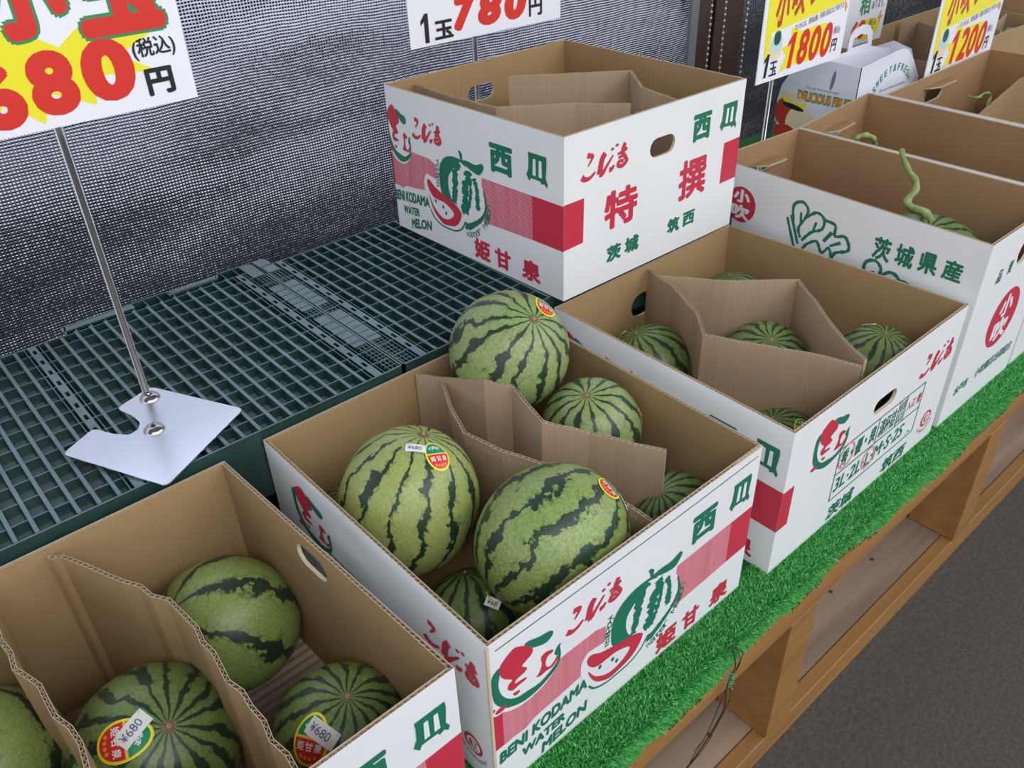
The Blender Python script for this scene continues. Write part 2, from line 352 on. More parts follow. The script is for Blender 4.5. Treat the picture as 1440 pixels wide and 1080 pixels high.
def logo(pr, du=0, dv=0, su=1, sv=1, halo=True):
    if halo:
        pr.ell(.113*su+du, .655*sv+dv, .112*su, .165*sv, WHITE, .0007)
    for k, mt, o in (('cee', GREEN, .0010), ('leaf', GREEN, .0010), ('redA', RED, .0012), ('redB', RED, .0012), ('redC', RED, .0012)):
        pr.poly(K(ART[k], du, dv, su, sv), mt, o, sm=3)
    if halo: pr.ell(.028*su+du, .571*sv+dv, .027*su, .026*sv, WHITE, .0009)
    pr.ell(.026*su+du, .571*sv+dv, .018*su, .016*sv, RED, .0011)
def numeral_one(pr, x0, y0, x1, y1, mt, off=.001, lean=0.0):
    W, H = x1-x0, y1-y0; q = lambda l: [(x0+(a+lean*b_)*W, y0+b_*H) for a, b_ in l]
    pr.poly(q([(.42, 0), (.42, .74), (.05, .62), (.05, .76), (.50, 1), (.86, 1), (.86, 0)]), mt, off)
def kodama_word(pr, x0, y0, x1, y1, parent):
    W, H = x1-x0, y1-y0; q = lambda l: [(x0+a*W, y0+b_*H) for a, b_ in l]; k = H*1.75
    for l, wd in (([(.11, .96), (.22, .90), (.20, .76), (.13, .56)], (.13, .03)), ([(0, .22), (.07, .10), (.18, .10), (.29, .26)], (.14, .05)),
                  ([(.50, .84), (.43, .62), (.40, .30), (.385, .10)], (.14, .17)), ([(.385, .10), (.45, .09), (.54, .32), (.68, .66)], (.14, .04)), ([(.60, .13), (.66, .15), (.71, .26)], (.12, .06)),
                  ([(.94, .98), (.89, .66), (.96, .42), (.99, .26), (.90, .13), (.80, .17), (.82, .33), (.92, .31)], (.11, .08)), ([(.78, .63), (.90, .66), (.99, .76)], (.06, .09)), ([(.80, .48), (.97, .52)], .06)):
        pr.line(q(l), tuple(v*k for v in wd) if isinstance(wd, tuple) else wd*k, RED, .0010, jag=.12)
    for a, b_ in ((.66, .90), (.76, .99)): pr.ell(x0+a*W, y0+b_*H, .035*W, .060*H, RED, .0011, n=10)
    pr.build('printed_word', parent)
def uri(pr, x0, y0, x1, y1, parent):
    W, H = x1-x0, y1-y0; q = lambda l: [(x0+a*W, y0+b_*H) for a, b_ in l]
    pr.poly(q([(.10, 1), (.93, 1), (.95, .80), (.90, .30), (1.0, .12), (.95, 0), (.84, .12), (.70, .06), (.66, .15), (.22, .17), (.14, .05), (0, .24), (.10, .45), (.12, .80)]), GREEN, .0009)
    pr.poly(q([(.33, .82), (.45, .82), (.45, .28), (.30, .28)]), WHITE, .0011); pr.poly(q([(.60, .82), (.72, .82), (.74, .28), (.58, .28)]), WHITE, .0011); pr.build('printed_word', parent)
def long_face(bx, k, wx=None):
    """the long printed side; wx remaps the horizontal position (the print is registered differently on some cartons)"""
    F = (lambda u: float(np.interp(u, wx[0], wx[1]))) if wx else (lambda u: u)
    pr = bx.printer(k); base = pr.P; pr.P = lambda u, v, off: base(min(1, max(0, F(u))), v, off)
    pr.poly([(0, .318), (.03, .318), (.03, .60), (0, .60)], RED, .0004)
    pr.poly([(.03, .60), (.34, .595), (.38, .57), (.375, .43), (.345, .42), (.32, .375), (.29, .36), (.25, .35), (.21, .345), (.17, .34), (.13, .335), (.10, .31), (.06, .32), (.03, .315)], HALF, .0004)
    pr.build('printed_band', bx.root)
    pr.poly([(.66, .597), (.90, .603), (.90, .322), (.66, .305), (.672, .40), (.655, .47)], HALF, .0004)
    pr.poly([(.90, .603), (1, .605), (1, .325), (.90, .322)], RED, .0004)
    pr.build('printed_band', bx.root)
    logo(pr); pr.build('printed_logo', bx.root)
    pr.ell(.535, .45, .14, .20, WHITE, .0006)
    pr.poly(smooth_poly([(.29, .42), (.31, .48), (.34, .48), (.50, .42), (.56, .30), (.52, .17), (.43, .13), (.34, .17), (.30, .28)], 3), WHITE, .0007)
    for q in ('stem', 'mleaf', 'mcee'): pr.poly(K(ART[q]), GREEN, .0010, sm=3)
    for q, wd in zip(ART['st'], (.030, .034, .022, .016)): pr.line(K(q), wd*1.75, GREEN, .0010, jag=.45)
    pr.line(K(ART['arc']), (.012, .05), GREEN, .0010, jag=.2)
    pr.poly(K(ART['slice']), RED, .0012, sm=3); pr.line(K(ART['sarc']), .012, GREEN, .0010)
    for a, b in ((.411, .293), (.428, .257), (.362, .314)): pr.ell(a, b, .006, .014, GREEN, .0012)
    pr.build('printed_melon', bx.root)
    kodama_word(pr, .240, .70, .428, .84, bx.root)
    pr.text('西', .709, .665, .815, .845, GREEN, .048, 0); pr.build('printed_word', bx.root)
    uri(pr, .877, .68, .972, .86, bx.root)
    for ch, a, b, c, d in (('姫', .598, .688, .03, .175), ('甘', .714, .792, .033, .17), ('泉', .845, .935, .038, .18)): pr.text(ch, a, c, b, d, RED, .045); pr.build('printed_word', bx.root)
    pr.text('BENI KODAMA', .012, .222, .315, .300, GREEN, .045, .1, rise=.04); pr.build('printed_word', bx.root)
    pr.text('WATER', .085, .130, .235, .190, GREEN, .045, .1, rise=.02); pr.build('printed_word', bx.root)
    pr.text('MELON', .150, .050, .317, .125, GREEN, .045, .1, rise=.05); pr.build('printed_word', bx.root)
    for i, ch in enumerate('Kodama'):   # down the left of the melon
        u0 = .405-.006*i+.0012*i*i*.6; v0 = .590-i*.030; pr.text(ch, u0-.020, v0-.015, u0+.006, v0+.015, GREEN, .0, 0, rot=-1.25-.07*i)
    pr.build('printed_word', bx.root)
    for wd, a0, st in (('Water', -1.40, .125), ('Melon', -.62, .135)):
        for i, ch in enumerate(wd):
            a = a0+i*st; pr.text(ch, .535+.160*math.cos(a)-.011, .44+.275*math.sin(a)-.018, .535+.160*math.cos(a)+.011, .44+.275*math.sin(a)+.020, GREEN, .0, 0, rot=(a+1.57)*.9)
        pr.build('printed_word', bx.root)
def short_face(bx, k, table=True, stamps=True):
    """side with logo, hand hole and grading table"""
    pr = bx.printer(k); logo(pr, .125, .085, .90, .92, halo=False); pr.build('printed_logo', bx.root)
    pr.ell(.915, .21, .036, .062, RED, .0006); pr.ell(.915, .21, .026, .046, WHITE, .0008); pr.text('紅', .896, .18, .934, .24, RED, .02)
    for i in range(9):
        a = -2.6+i*.26; pr.text('茨城県筑西市産地'[i % 8], .915+.052*math.cos(a)-.007, .20+.088*math.sin(a)-.011, .915+.052*math.cos(a)+.007, .20+.088*math.sin(a)+.011, RED, .0)
    pr.build('printed_seal', bx.root)
    pr = bx.printer(k); g = GREEN
    if table:
        X0, X1, Y0, Y1, YM = .298, .818, .20, .585, .395
        for a, b in (((X0, Y0), (X1, Y0)), ((X0, Y1), (X1, Y1)), ((X0, YM), (X1, YM)), ((X0, Y0), (X0, Y1)), ((X1, Y0), (X1, Y1)), ((.528, YM), (.528, Y1)), ((.703, YM), (.703, Y1)), ((.655, YM), (.655, Y1))): pr.line([a, b], .009, g, sm=False)
        pr.build('printed_table', bx.root)
        for w_, a, b, c, d, bo, mt in (('秀・優・良', .315, .43, .518, .555, .03, g), ('満杯詰', .54, .42, .645, .55, .01, g), ('個', .660, .49, .698, .57, .0, g), ('詰', .660, .41, .698, .485, .0, g), ('3L·2L·L·M·S·2S', .31, .25, .735, .355, .014, g), ('入', .762, .215, .80, .25, .0, g), ('入江 豊', .715, .45, .81, .52, .01, RED), ('茨城', .305, .03, .465, .14, .028, g), ('筑西', .64, .030, .80, .14, .028, g)):
            pr.text(w_, a, b, c, d, mt, bo, .12); pr.build('printed_word', bx.root)
        if stamps:
            pr.ring(.345, .50, .042, .014, PINK, .0013, .085); tag(pr.build('stamped_ring', bx.root), 'pink stamped ring'); pr.ring(.508, .31, .036, .014, PINK, .0013, .075); tag(pr.build('stamped_ring', bx.root), 'pink stamped ring')
    kodama_word(pr, .752, .655, .957, .81, bx.root)

# ------------------------------------------------------------------ ground, floor, roof, far ground
def plane(name, x0, x1, y0, y1, z, mt, kind='structure'):
    b = MB(); b.box(x0, x1, y0, y1, z-.05, z, mt); o = b.build(name); o['kind'] = kind; return o
plane('floor', -4, 8, -5, .72, -.415, ASPH)
GRAVEL = mat('pale_concrete_yard', (.55, .54, .52), .9, var=.15, vscale=3)
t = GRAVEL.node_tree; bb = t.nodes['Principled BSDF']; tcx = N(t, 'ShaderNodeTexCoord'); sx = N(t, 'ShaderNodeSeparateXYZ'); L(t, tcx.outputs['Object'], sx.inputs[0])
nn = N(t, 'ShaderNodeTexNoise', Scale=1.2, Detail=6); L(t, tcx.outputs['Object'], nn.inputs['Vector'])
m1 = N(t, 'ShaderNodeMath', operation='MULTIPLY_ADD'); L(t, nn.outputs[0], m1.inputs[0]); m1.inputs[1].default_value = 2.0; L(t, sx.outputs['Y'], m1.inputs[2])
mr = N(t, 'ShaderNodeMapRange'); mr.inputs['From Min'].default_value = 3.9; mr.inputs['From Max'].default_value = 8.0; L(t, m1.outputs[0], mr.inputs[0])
mx = N(t, 'ShaderNodeMix', data_type='RGBA'); mx.inputs[6].default_value = (.018, .02, .016, 1); mx.inputs[7].default_value = (.55, .54, .55, 1); L(t, mr.outputs[0], mx.inputs[0]); L(t, mx.outputs[2], bb.inputs['Base Color'])  # dark near the net, pale beyond: shade gradient put into the yard colour
plane('yard', -30, 40, .72, 60, -.43, GRAVEL)
b = MB(); b.box(-4, 8, .80, .92, -.43, .02, mat('dark_blocker', (.035, .04, .035), .9, var=.3)); tag(b.build('added_blocker'), kind='structure')  # added block behind the net, keeps its lower part dark
ROOF = mat('roof_sheet', (.42, .42, .40), .7)
b = MB(); b.box(-4, 8, -1.2, 1.05, 2.12, 2.16, ROOF); tag(b.build('ceiling'), kind='structure')

# display stand ---------------------------------------------------
st = empty('display_stand', (.8, .1, -.415), 'low orange-stained wooden display stand carrying the turf and the cartons', 'stand')
b = MB(); b.box(-.9, 2.8, -.258, .66, -.030, -.012, PLY); b.build('top_board', st)
b = MB(); b.box(-.9, 2.8, -.262, -.226, -.096, -.012, WOOD); tag(b.build('front_rail', st, bevel=.002))
b = MB(); b.box(-.9, 2.8, -.262, -.238, -.415, -.361, WOOD); b.build('bottom_rail', st, bevel=.002)
for x in (-.16, .4585, 1.088, 1.72):
    b = MB(); b.box(x, x+.068, -.2625, -.170, -.3605, -.0955, WOOD); b.build('post', st, bevel=.0015)
    b = MB(); b.box(x+.005, x+.055, .45, .52, -.415, -.031, WOOD); b.build('post', st, bevel=.0015)
b = MB(); b.box(-.93, -.90, -.262, .66, -.415, -.012, WOOD); b.build('end_blocker', st)  # unseen end closure, added to keep low light off the posts
b = MB(); b.box(-.9, 2.8, .655, .665, -.415, -.012, PLY); b.build('back_panel', st)  # added behind the shelf to shut out low light
for i in range(5):
    y0 = -.238+i*.145
    b = MB(); b.box(-.9, 2.8, y0+.001, y0+.143, -.377, -.361+rnd.uniform(-.0015, .001), PLY); b.build('shelf_plank', st)
for x, y in ((.575, -.20), (.70, -.19), (.80, -.17), (.93, -.18), (.40, -.2)):
    b = MB(); b.prism([(x+.0035*math.cos(a), y+.0035*math.sin(a)) for a in np.arange(8)*math.pi/4], -.3612, -.3598, mat('rusty_nail', (.06, .04, .03), .7)); b.build('nail_head', st)

# turf ---------------------------------------------------
TURF = mat('turf_backing', (.015, .10, .022), .8, var=.3, vscale=60)
TBL = bpy.data.materials.new('turf_blade'); TBL.use_nodes = True
t = TBL.node_tree; bs = t.nodes['Principled BSDF']; bs.inputs['Roughness'].default_value = .42
at = N(t, 'ShaderNodeAttribute', attribute_name='tone'); cr = N(t, 'ShaderNodeValToRGB'); L(t, at.outputs['Fac'], cr.inputs[0])
e = cr.color_ramp.elements; e[0].color = (.014, .17, .028, 1); e[1].color = (.30, .80, .28, 1); x_ = e.new(.6); x_.color = (.07, .52, .10, 1); L(t, cr.outputs[0], bs.inputs['Base Color'])
turf = empty('artificial_turf', (.8, 0, -.012), 'bright green artificial turf mat laid over the stand with a ragged front edge', 'turf mat')
def lip(x): return .020+.007*math.sin(x*9+.5)+.004*math.sin(x*31)+.003*math.sin(x*77)-(.008 if .5 < x < .62 else 0)
Y0, RR = -.256, .010
def tsurf(x, s):   # s<0 on the flat (distance behind the edge), s>0 over the edge
    if s <= 0: return np.array((x, Y0-s, -.002)), np.array((0, 0, 1.))
    q = RR*math.pi/2
    if s < q: a = s/RR; return np.array((x, Y0-RR*math.sin(a), -.002-RR+RR*math.cos(a))), np.array((0, -math.sin(a), math.cos(a)))
    return np.array((x, Y0-RR, -.002-RR-(s-q))), np.array((0, -1., .15))
b = MB(); xs = np.arange(-.9, 2.8, .012); ss = [-.93, -.4, -.1, -.02, 0, .004, .008, .012, .016]
vs = [];
for x in xs:
    for s in ss: vs.append(tuple(tsurf(x, s)[0]))
    vs.append(tuple(tsurf(x, .016+lip(x)+.003)[0]))
n = len(ss)+1
b.add(vs, [(i*n+k, i*n+k+1, (i+1)*n+k+1, (i+1)*n+k) for i in range(len(xs)-1) for k in range(n-1)], TURF); b.build('turf_backing', turf)
rg = np.random.default_rng(3); NB = 200000
X = np.where(rg.random(NB) < .75, rg.uniform(-.12, 1.34, NB), rg.uniform(-.7, 2.1, NB)); SS = rg.uniform(-.20, .045, NB)
SS = np.where(rg.random(NB) < .65, rg.uniform(-.055, .05, NB), SS)
def blades(X, SS, name, parent, hl=(.003, .0065)):
    V = []; T = []; ok = 0
    for x, s in zip(X, SS):
        if s > .016+lip(x): continue
        p, nn = tsurf(x, s); h = rg.uniform(*hl); l_ = rg.normal(0, .45, 3)*h; l_[2] *= .3
        tip = p+nn*h+l_; mid = p+nn*h*.55+l_*.25; w_ = rg.normal(0, 1, 3); w_[2] *= .2; w_ = w_/np.linalg.norm(w_)*.00065
        V += [p-w_, p+w_, mid+w_*.8, mid-w_*.8, tip]; T += [rg.random()]; ok += 1
    V = np.array(V, dtype=np.float32)-np.array(parent.location); nb = ok
    base = np.arange(nb)*5
    quads = np.stack([base, base+1, base+2, base+3], 1); tris = np.stack([base+3, base+2, base+4], 1)
    loops = np.concatenate([quads, tris], 1).ravel()   # 7 per blade
    me = bpy.data.meshes.new(name); me.vertices.add(nb*5); me.vertices.foreach_set('co', V.ravel())
    me.loops.add(nb*7); me.loops.foreach_set('vertex_index', loops.astype(np.int32))
    me.polygons.add(nb*2); stt = np.stack([np.arange(nb)*7, np.arange(nb)*7+4], 1).ravel(); me.polygons.foreach_set('loop_start', stt.astype(np.int32))
    me.polygons.foreach_set('loop_total', np.tile([4, 3], nb).astype(np.int32))
    a = me.attributes.new('tone', 'FLOAT', 'FACE'); a.data.foreach_set('value', np.repeat(np.array(T, np.float32), 2))
    me.update(); me.validate(); me.materials.append(TBL); o = bpy.data.objects.new(name, me); COL.objects.link(o); o.parent = parent; o['kind'] = 'stuff'; return o
blades(X, SS, 'grass_pile', turf)
# black backing strands at the cut edge
b = MB(); BLK = mat('black_backing_thread', (.02, .016, .014), .9)
for i in range(420):
    x = rnd.choice([rnd.uniform(.535, .66), rnd.uniform(.18, .24), rnd.uniform(.9, 1.3), rnd.uniform(.9, 1.3), rnd.uniform(.43, .5)]); s = .016+lip(x)+rnd.uniform(-.004, .002)
    p, _ = tsurf(x, s); b.tube([p+np.array((0, -.003, 0)), p+np.array((rnd.uniform(-.002, .002), -.004, -rnd.uniform(.003, .008)))], .0005, BLK, n=3, cap=False)
tag(b.build('frayed_thread', turf), 'black frayed backing threads along the cut edge', kind='stuff')

# dried vine roots hanging over the rail
b = MB(); RT = mat('dry_root', (.035, .028, .016), .9)
main = [(.2954, -.268, .004), (.2957, -.276, -.02), (.2935, -.274, -.045), (.2925, -.272, -.065), (.2944, -.272, -.0946), (.3015, -.268, -.1256), (.2927, -.262, -.1697), (.2862, -.256, -.2032), (.272, -.25, -.235), (.262, -.24, -.27)]
b.tube([tuple(p) for p in smooth_line(main, 5)], .0009, RT, n=5)
b.tube([tuple(p) for p in smooth_line([(p[0]+.005+.004*math.sin(i*2), p[1]-.001, p[2]) for i, p in enumerate(main)], 5)], .0006, RT, n=5)
b.tube([tuple(p) for p in smooth_line([(.2925, -.272, -.065), (.282, -.268, -.12), (.280, -.262, -.165), (.262, -.258, -.20), (.262, -.25, -.25)], 5)], .0006, RT, n=5)
b.tube([tuple(p) for p in smooth_line([(.306, -.272, -.004), (.309, -.276, -.010), (.304, -.275, -.03), (.299, -.274, -.05)], 5)], .0006, RT, n=5)
b.tube([tuple(p) for p in smooth_line([(.287, -.258, -.19), (.275, -.258, -.185), (.262, -.258, -.188)], 4)], .0005, RT, n=4)
root_o = tag(b.build('dried_root'), 'thin dark dried roots dangling over the front rail below the turf edge', 'dried roots')
b = MB()
for i in range(60):
    p = Vector((.2945+rnd.uniform(-.004, .003), -.274, -.035-rnd.random()*.03)); b.tube([p, p+Vector((rnd.uniform(-.004, .004), rnd.uniform(-.004, .001), rnd.uniform(-.004, .004)))], .0006, MATS['sign_green'], n=3, cap=False)
tag(b.build('green_strand', root_o), kind='stuff')
# straw bits on the floor
ST = mat('straw', (.5, .42, .2), .8)
for i, (x, y) in enumerate(((1.05, -.56), (1.0, -.80))):
    b = MB()
    for k in range(4): a = rnd.uniform(0, 6); q = Vector((x+rnd.uniform(-.006, .006), y, -.4125)); b.tube([q, q+Vector((.012*math.cos(a), .012*math.sin(a), .001))], .0011, ST, n=4)
    tag(b.build('straw_scrap'), ('pale scrap of straw on the dark floor near the right edge', 'small pale straw bit lower down on the dark floor at the right edge')[i], 'straw')

# ------------------------------------------------------------------ pallets
def pallet(label, X0, X1, slots, plates_side, thick, YF=.2065, notches=()):
    """X0..X1 in plan; slots: x of slotted bars; plates_side: +1 plates against X1, -1 against X0"""
    ZT, ZB = .248, .234; r = empty('plastic_pallet', ((X0+X1)/2, .42, 0), label, 'pallet', None)
    YB = .645
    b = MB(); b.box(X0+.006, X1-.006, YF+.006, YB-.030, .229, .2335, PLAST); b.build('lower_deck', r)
    for x in thick:
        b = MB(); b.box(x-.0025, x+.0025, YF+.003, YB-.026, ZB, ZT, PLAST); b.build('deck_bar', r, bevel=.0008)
        b = MB(); b.box(x-.0036, x+.0036, YF+.003, YB-.026, .2336, ZB+.003, PLAST2); b.build('bar_foot', r)
    ys = [.5905-.0353*i for i in range(11)]+[.615]
    for y in ys:
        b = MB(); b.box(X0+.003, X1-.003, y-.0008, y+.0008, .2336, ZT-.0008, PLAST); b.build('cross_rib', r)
    for x in slots:                                  # slotted bars: plate with oval holes
        w_ = .0055; pts = []; ys2 = [.5952-.0351*i for i in range(12) if .5952-.0351*i > YF+.01]; yb = YF+.002
        b = MB(); segs = []; last = YB-.03
        for y in ys2:
            segs.append((y+.0065, last)); last = y-.0065
        segs.append((yb, last))
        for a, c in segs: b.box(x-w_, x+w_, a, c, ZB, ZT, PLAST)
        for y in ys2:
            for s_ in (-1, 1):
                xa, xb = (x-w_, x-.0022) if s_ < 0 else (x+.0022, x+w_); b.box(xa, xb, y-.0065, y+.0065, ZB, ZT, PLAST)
        b.build('slotted_bar', r)
    for x in slots:
        for d_ in (-.0098, .0098): b = MB(); b.box(x+d_-.0005, x+d_+.0005, YF+.003, YB-.026, .2336, ZT-.0006, PLAST); b.build('thin_rib', r)
    # edge strips with solid plates and fine grids next to the seam
    if plates_side:
        e1 = X1-.0115 if plates_side > 0 else X0+.0115; wp = .0100
        for ya, yc in ((.434, .540), (.291, .402)):
            b = MB(); b.box(e1-wp, e1+wp, ya, yc, ZT-.004, ZT-.001, PLAST); 
            for k in range(5): b.box(e1-wp, e1+wp, ya+.018*k+.012, ya+.018*k+.0132, ZT-.001, ZT-.0002, PLAST)
            b.build('solid_plate', r)
        for ya, yc in ((.542, .585), (.404, .432), (YF+.004, .289)):
            y = ya
            while y < yc: b = MB(); b.box(e1-wp, e1+wp, y-.0005, y+.0005, ZB, ZT-.001, PLAST); b.build('fine_rib', r); y += .0085
            for k in (-1, 0, 1): b = MB(); b.box(e1+k*.0062-.0005, e1+k*.0062+.0005, ya, yc, ZB, ZT-.0008, PLAST); b.build('fine_rib', r)
        b = MB(); b.prism([(e1-.011, .588), (e1+.011, .588), (e1+.011, .640), (e1+.006, .645), (e1-.011, .643)], ZT-.006, ZT, PLAST)
        b.build('corner_plate', r)
    # rim
    out = [(X0, YF), (X1, YF), (X1, YB-.006), (X1-.006, YB), (X1-.06, YB)]
    prof = [(X1-.07, YB)]; xx = X1-.07
    out += [(X1-.066, YB-.014), (X1-.14, YB-.014), (X1-.146, YB), (X1-.30, YB), (X1-.306, YB-.028), (X0, YB-.028)]
    b = MB(); n = len(out)
    for i in range(n):
        a, c = np.array(out[i]), np.array(out[(i+1) % n]); d = c-a; l_ = np.hypot(*d); d = d/l_; nn = np.array((-d[1], d[0]))*.0022
        vs = [(*a, .150), (*c, .150), (*(c+nn), .150), (*(a+nn), .150), (*a, ZT), (*c, ZT), (*(c+nn), ZT), (*(a+nn), ZT)]
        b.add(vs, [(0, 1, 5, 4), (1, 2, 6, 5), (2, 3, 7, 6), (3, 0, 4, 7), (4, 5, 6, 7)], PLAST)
    b.build('rim', r)
    for xa, xc in ((X1-.146, X1-.066), (X1-.306, X1-.2)):
        b = MB(); b.box(xa, xc, YB-.018, YB-.004, ZT-.004, ZT, PLAST); b.build('rear_flange', r)
    x = X1-.012
    while x > X0:
        b = MB(); b.box(x-.0006, x+.0006, .616, YB-(.016 if X1-.146 < x < X1-.066 else .003 if x > X1-.3 else .029), .226, ZT-.0006, PLAST); b.build('short_rib', r); x -= .0213
    # skirt, feet, lower runner
    b = MB(); b.box(X0+.004, X1-.004, YF+.001, YF+.004, .19, .226, PLAST2); b.build('front_skirt', r)
    for i in range(3):
        for j in range(3):
            cx = X0+.05+(X1-X0-.10)*i/2; cy = YF+.045+(YB-YF-.10)*j/2
            b = MB(); b.box(cx-.035, cx+.035, cy-.03, cy+.03, .022, .216, PLAST2); b.build('foot', r, bevel=.004)
    for j in range(3):
        cy = YF+.045+(YB-YF-.10)*j/2; b = MB(); b.box(X0+.012, X1-.012, cy-.035, cy+.035, 0, .0215, PLAST2); b.build('bottom_runner', r, bevel=.002)
    return r
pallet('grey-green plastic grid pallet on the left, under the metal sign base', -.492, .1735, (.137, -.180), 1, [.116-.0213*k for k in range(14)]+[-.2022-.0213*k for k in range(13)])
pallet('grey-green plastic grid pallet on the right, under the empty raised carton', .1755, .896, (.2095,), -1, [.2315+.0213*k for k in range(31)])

# ------------------------------------------------------------------ shade net
def net_mat(name, h0, h1, fl, th):
    NET = bpy.data.materials.new(name); NET.use_nodes = True; t = NET.node_tree; t.nodes.clear()
    tcx = N(t, 'ShaderNodeTexCoord'); sx = N(t, 'ShaderNodeSeparateXYZ')
    wn = N(t, 'ShaderNodeTexNoise', Scale=9, Detail=2); L(t, tcx.outputs['Object'], wn.inputs['Vector'])
    wa = N(t, 'ShaderNodeVectorMath', operation='MULTIPLY_ADD'); L(t, wn.outputs['Color'], wa.inputs[0]); wa.inputs[1].default_value = (.006, 0, .010); L(t, tcx.outputs['Object'], wa.inputs[2])
    L(t, wa.outputs[0], sx.inputs[0])
    def Mx(op, a, b=None, c=None):
        n = N(t, 'ShaderNodeMath', operation=op)
        for i, v in enumerate((a, b, c)):
            if v is None: continue
            if isinstance(v, (int, float)): n.inputs[i].default_value = v
            else: L(t, v, n.inputs[i])
        return n.outputs[0]
    PX, PZ = .0050, .0046
    rowid = Mx('FLOOR', Mx('DIVIDE', sx.outputs['Z'], PZ)); colid = Mx('FLOOR', Mx('DIVIDE', sx.outputs['X'], PX))
    fz = Mx('ABSOLUTE', Mx('SUBTRACT', Mx('FRACT', Mx('DIVIDE', sx.outputs['Z'], PZ)), .5)); fx = Mx('ABSOLUTE', Mx('SUBTRACT', Mx('FRACT', Mx('DIVIDE', sx.outputs['X'], PX)), .5))
    cmb = N(t, 'ShaderNodeCombineXYZ'); L(t, rowid, cmb.inputs[0]); L(t, colid, cmb.inputs[1]); wh = N(t, 'ShaderNodeTexWhiteNoise'); L(t, cmb.outputs[0], wh.inputs[0])
    n2 = N(t, 'ShaderNodeTexNoise', Scale=5, Detail=3); mp = N(t, 'ShaderNodeMapping'); mp.inputs['Scale'].default_value = (.6, 1, 2.6); L(t, tcx.outputs['Object'], mp.inputs[0]); L(t, mp.outputs[0], n2.inputs['Vector'])
    low_shade = N(t, 'ShaderNodeMapRange'); low_shade.interpolation_type = 'SMOOTHSTEP'; low_shade.inputs['From Min'].default_value = h0; low_shade.inputs['From Max'].default_value = h1; low_shade.inputs['To Min'].default_value = 1; low_shade.inputs['To Max'].default_value = 0; L(t, Mx('ADD', sx.outputs['Z'], Mx('MULTIPLY', sx.outputs['X'], .10)), low_shade.inputs[0])  # flecks shrink lower down: shade put into the weave pattern
    size = Mx('MINIMUM', .43, Mx('SUBTRACT', Mx('ADD', Mx('MULTIPLY', wh.outputs['Value'], .14), Mx('MULTIPLY', n2.outputs[0], .56)), Mx('ADD', fl, Mx('MULTIPLY', low_shade.outputs[0], .19))))   # fleck size
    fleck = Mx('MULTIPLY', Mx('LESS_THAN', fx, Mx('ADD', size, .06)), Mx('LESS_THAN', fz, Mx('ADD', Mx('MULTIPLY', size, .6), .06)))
    gap = Mx('MULTIPLY', Mx('GREATER_THAN', fx, .30), Mx('LESS_THAN', fz, .42))
    silver = N(t, 'ShaderNodeBsdfDiffuse', Color=(.88, .88, .92, 1)); tl = N(t, 'ShaderNodeBsdfTranslucent', Color=(.92, .90, 1.0, 1)); mA = N(t, 'ShaderNodeMixShader', Fac=.55); L(t, silver.outputs[0], mA.inputs[1]); L(t, tl.outputs[0], mA.inputs[2])
    darkd = N(t, 'ShaderNodeBsdfDiffuse', Color=(.010, .011, .013, 1)); dtl = N(t, 'ShaderNodeBsdfTranslucent', Color=(*th, 1)); mB = N(t, 'ShaderNodeMixShader', Fac=.5); L(t, darkd.outputs[0], mB.inputs[1]); L(t, dtl.outputs[0], mB.inputs[2])
    mC = N(t, 'ShaderNodeMixShader'); L(t, fleck, mC.inputs[0]); L(t, mB.outputs[0], mC.inputs[1]); L(t, mA.outputs[0], mC.inputs[2])
    tr = N(t, 'ShaderNodeBsdfTransparent'); mD = N(t, 'ShaderNodeMixShader'); L(t, gap, mD.inputs[0]); L(t, mC.outputs[0], mD.inputs[1]); L(t, tr.outputs[0], mD.inputs[2])
    out = N(t, 'ShaderNodeOutputMaterial'); L(t, mD.outputs[0], out.inputs[0])
    return NET
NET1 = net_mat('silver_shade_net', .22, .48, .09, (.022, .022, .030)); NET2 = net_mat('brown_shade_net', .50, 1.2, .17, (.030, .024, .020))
def net(x0, x1, z0, z1, y, ph, label, NET):
    b = MB(); nx, nz = int((x1-x0)/.03), int((z1-z0)/.03); vs = []
    for i in range(nx+1):
        for k in range(nz+1):
            x, z = x0+(x1-x0)*i/nx, z0+(z1-z0)*k/nz
            vs.append((x, y+.006*math.sin(x*7+z*9+ph)+.004*math.sin(x*3-z*23+ph)*(1-.5*abs(z-.6)), z))
    b.add(vs, [(i*(nz+1)+k, (i+1)*(nz+1)+k, (i+1)*(nz+1)+k+1, i*(nz+1)+k+1) for i in range(nx) for k in range(nz)], NET)
    return tag(b.build('shade_net', smooth=True), label, 'shade net')
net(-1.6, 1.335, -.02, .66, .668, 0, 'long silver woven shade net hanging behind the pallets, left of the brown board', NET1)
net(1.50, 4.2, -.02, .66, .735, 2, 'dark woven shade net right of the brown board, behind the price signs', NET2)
GREYT = mat('grey_edge_tape', (.16, .17, .19), .6)
b = MB(); b.box(1.325, 1.352, .664, .672, -.02, 1.75, GREYT); tag(b.build('trim_1'), kind='structure')
w3 = empty('brown_board', (1.45, .72, -.4), 'dark brown wooden board upright between the two shade nets', 'board')
for xa, xc, y in ((1.353, 1.395, .70), (1.397, 1.47, .712), (1.472, 1.585, .705)):
    b = MB(); b.box(xa, xc, y, y+.02, -.415, 1.75, DARKWOOD); b.build('board_panel', w3, bevel=.001)
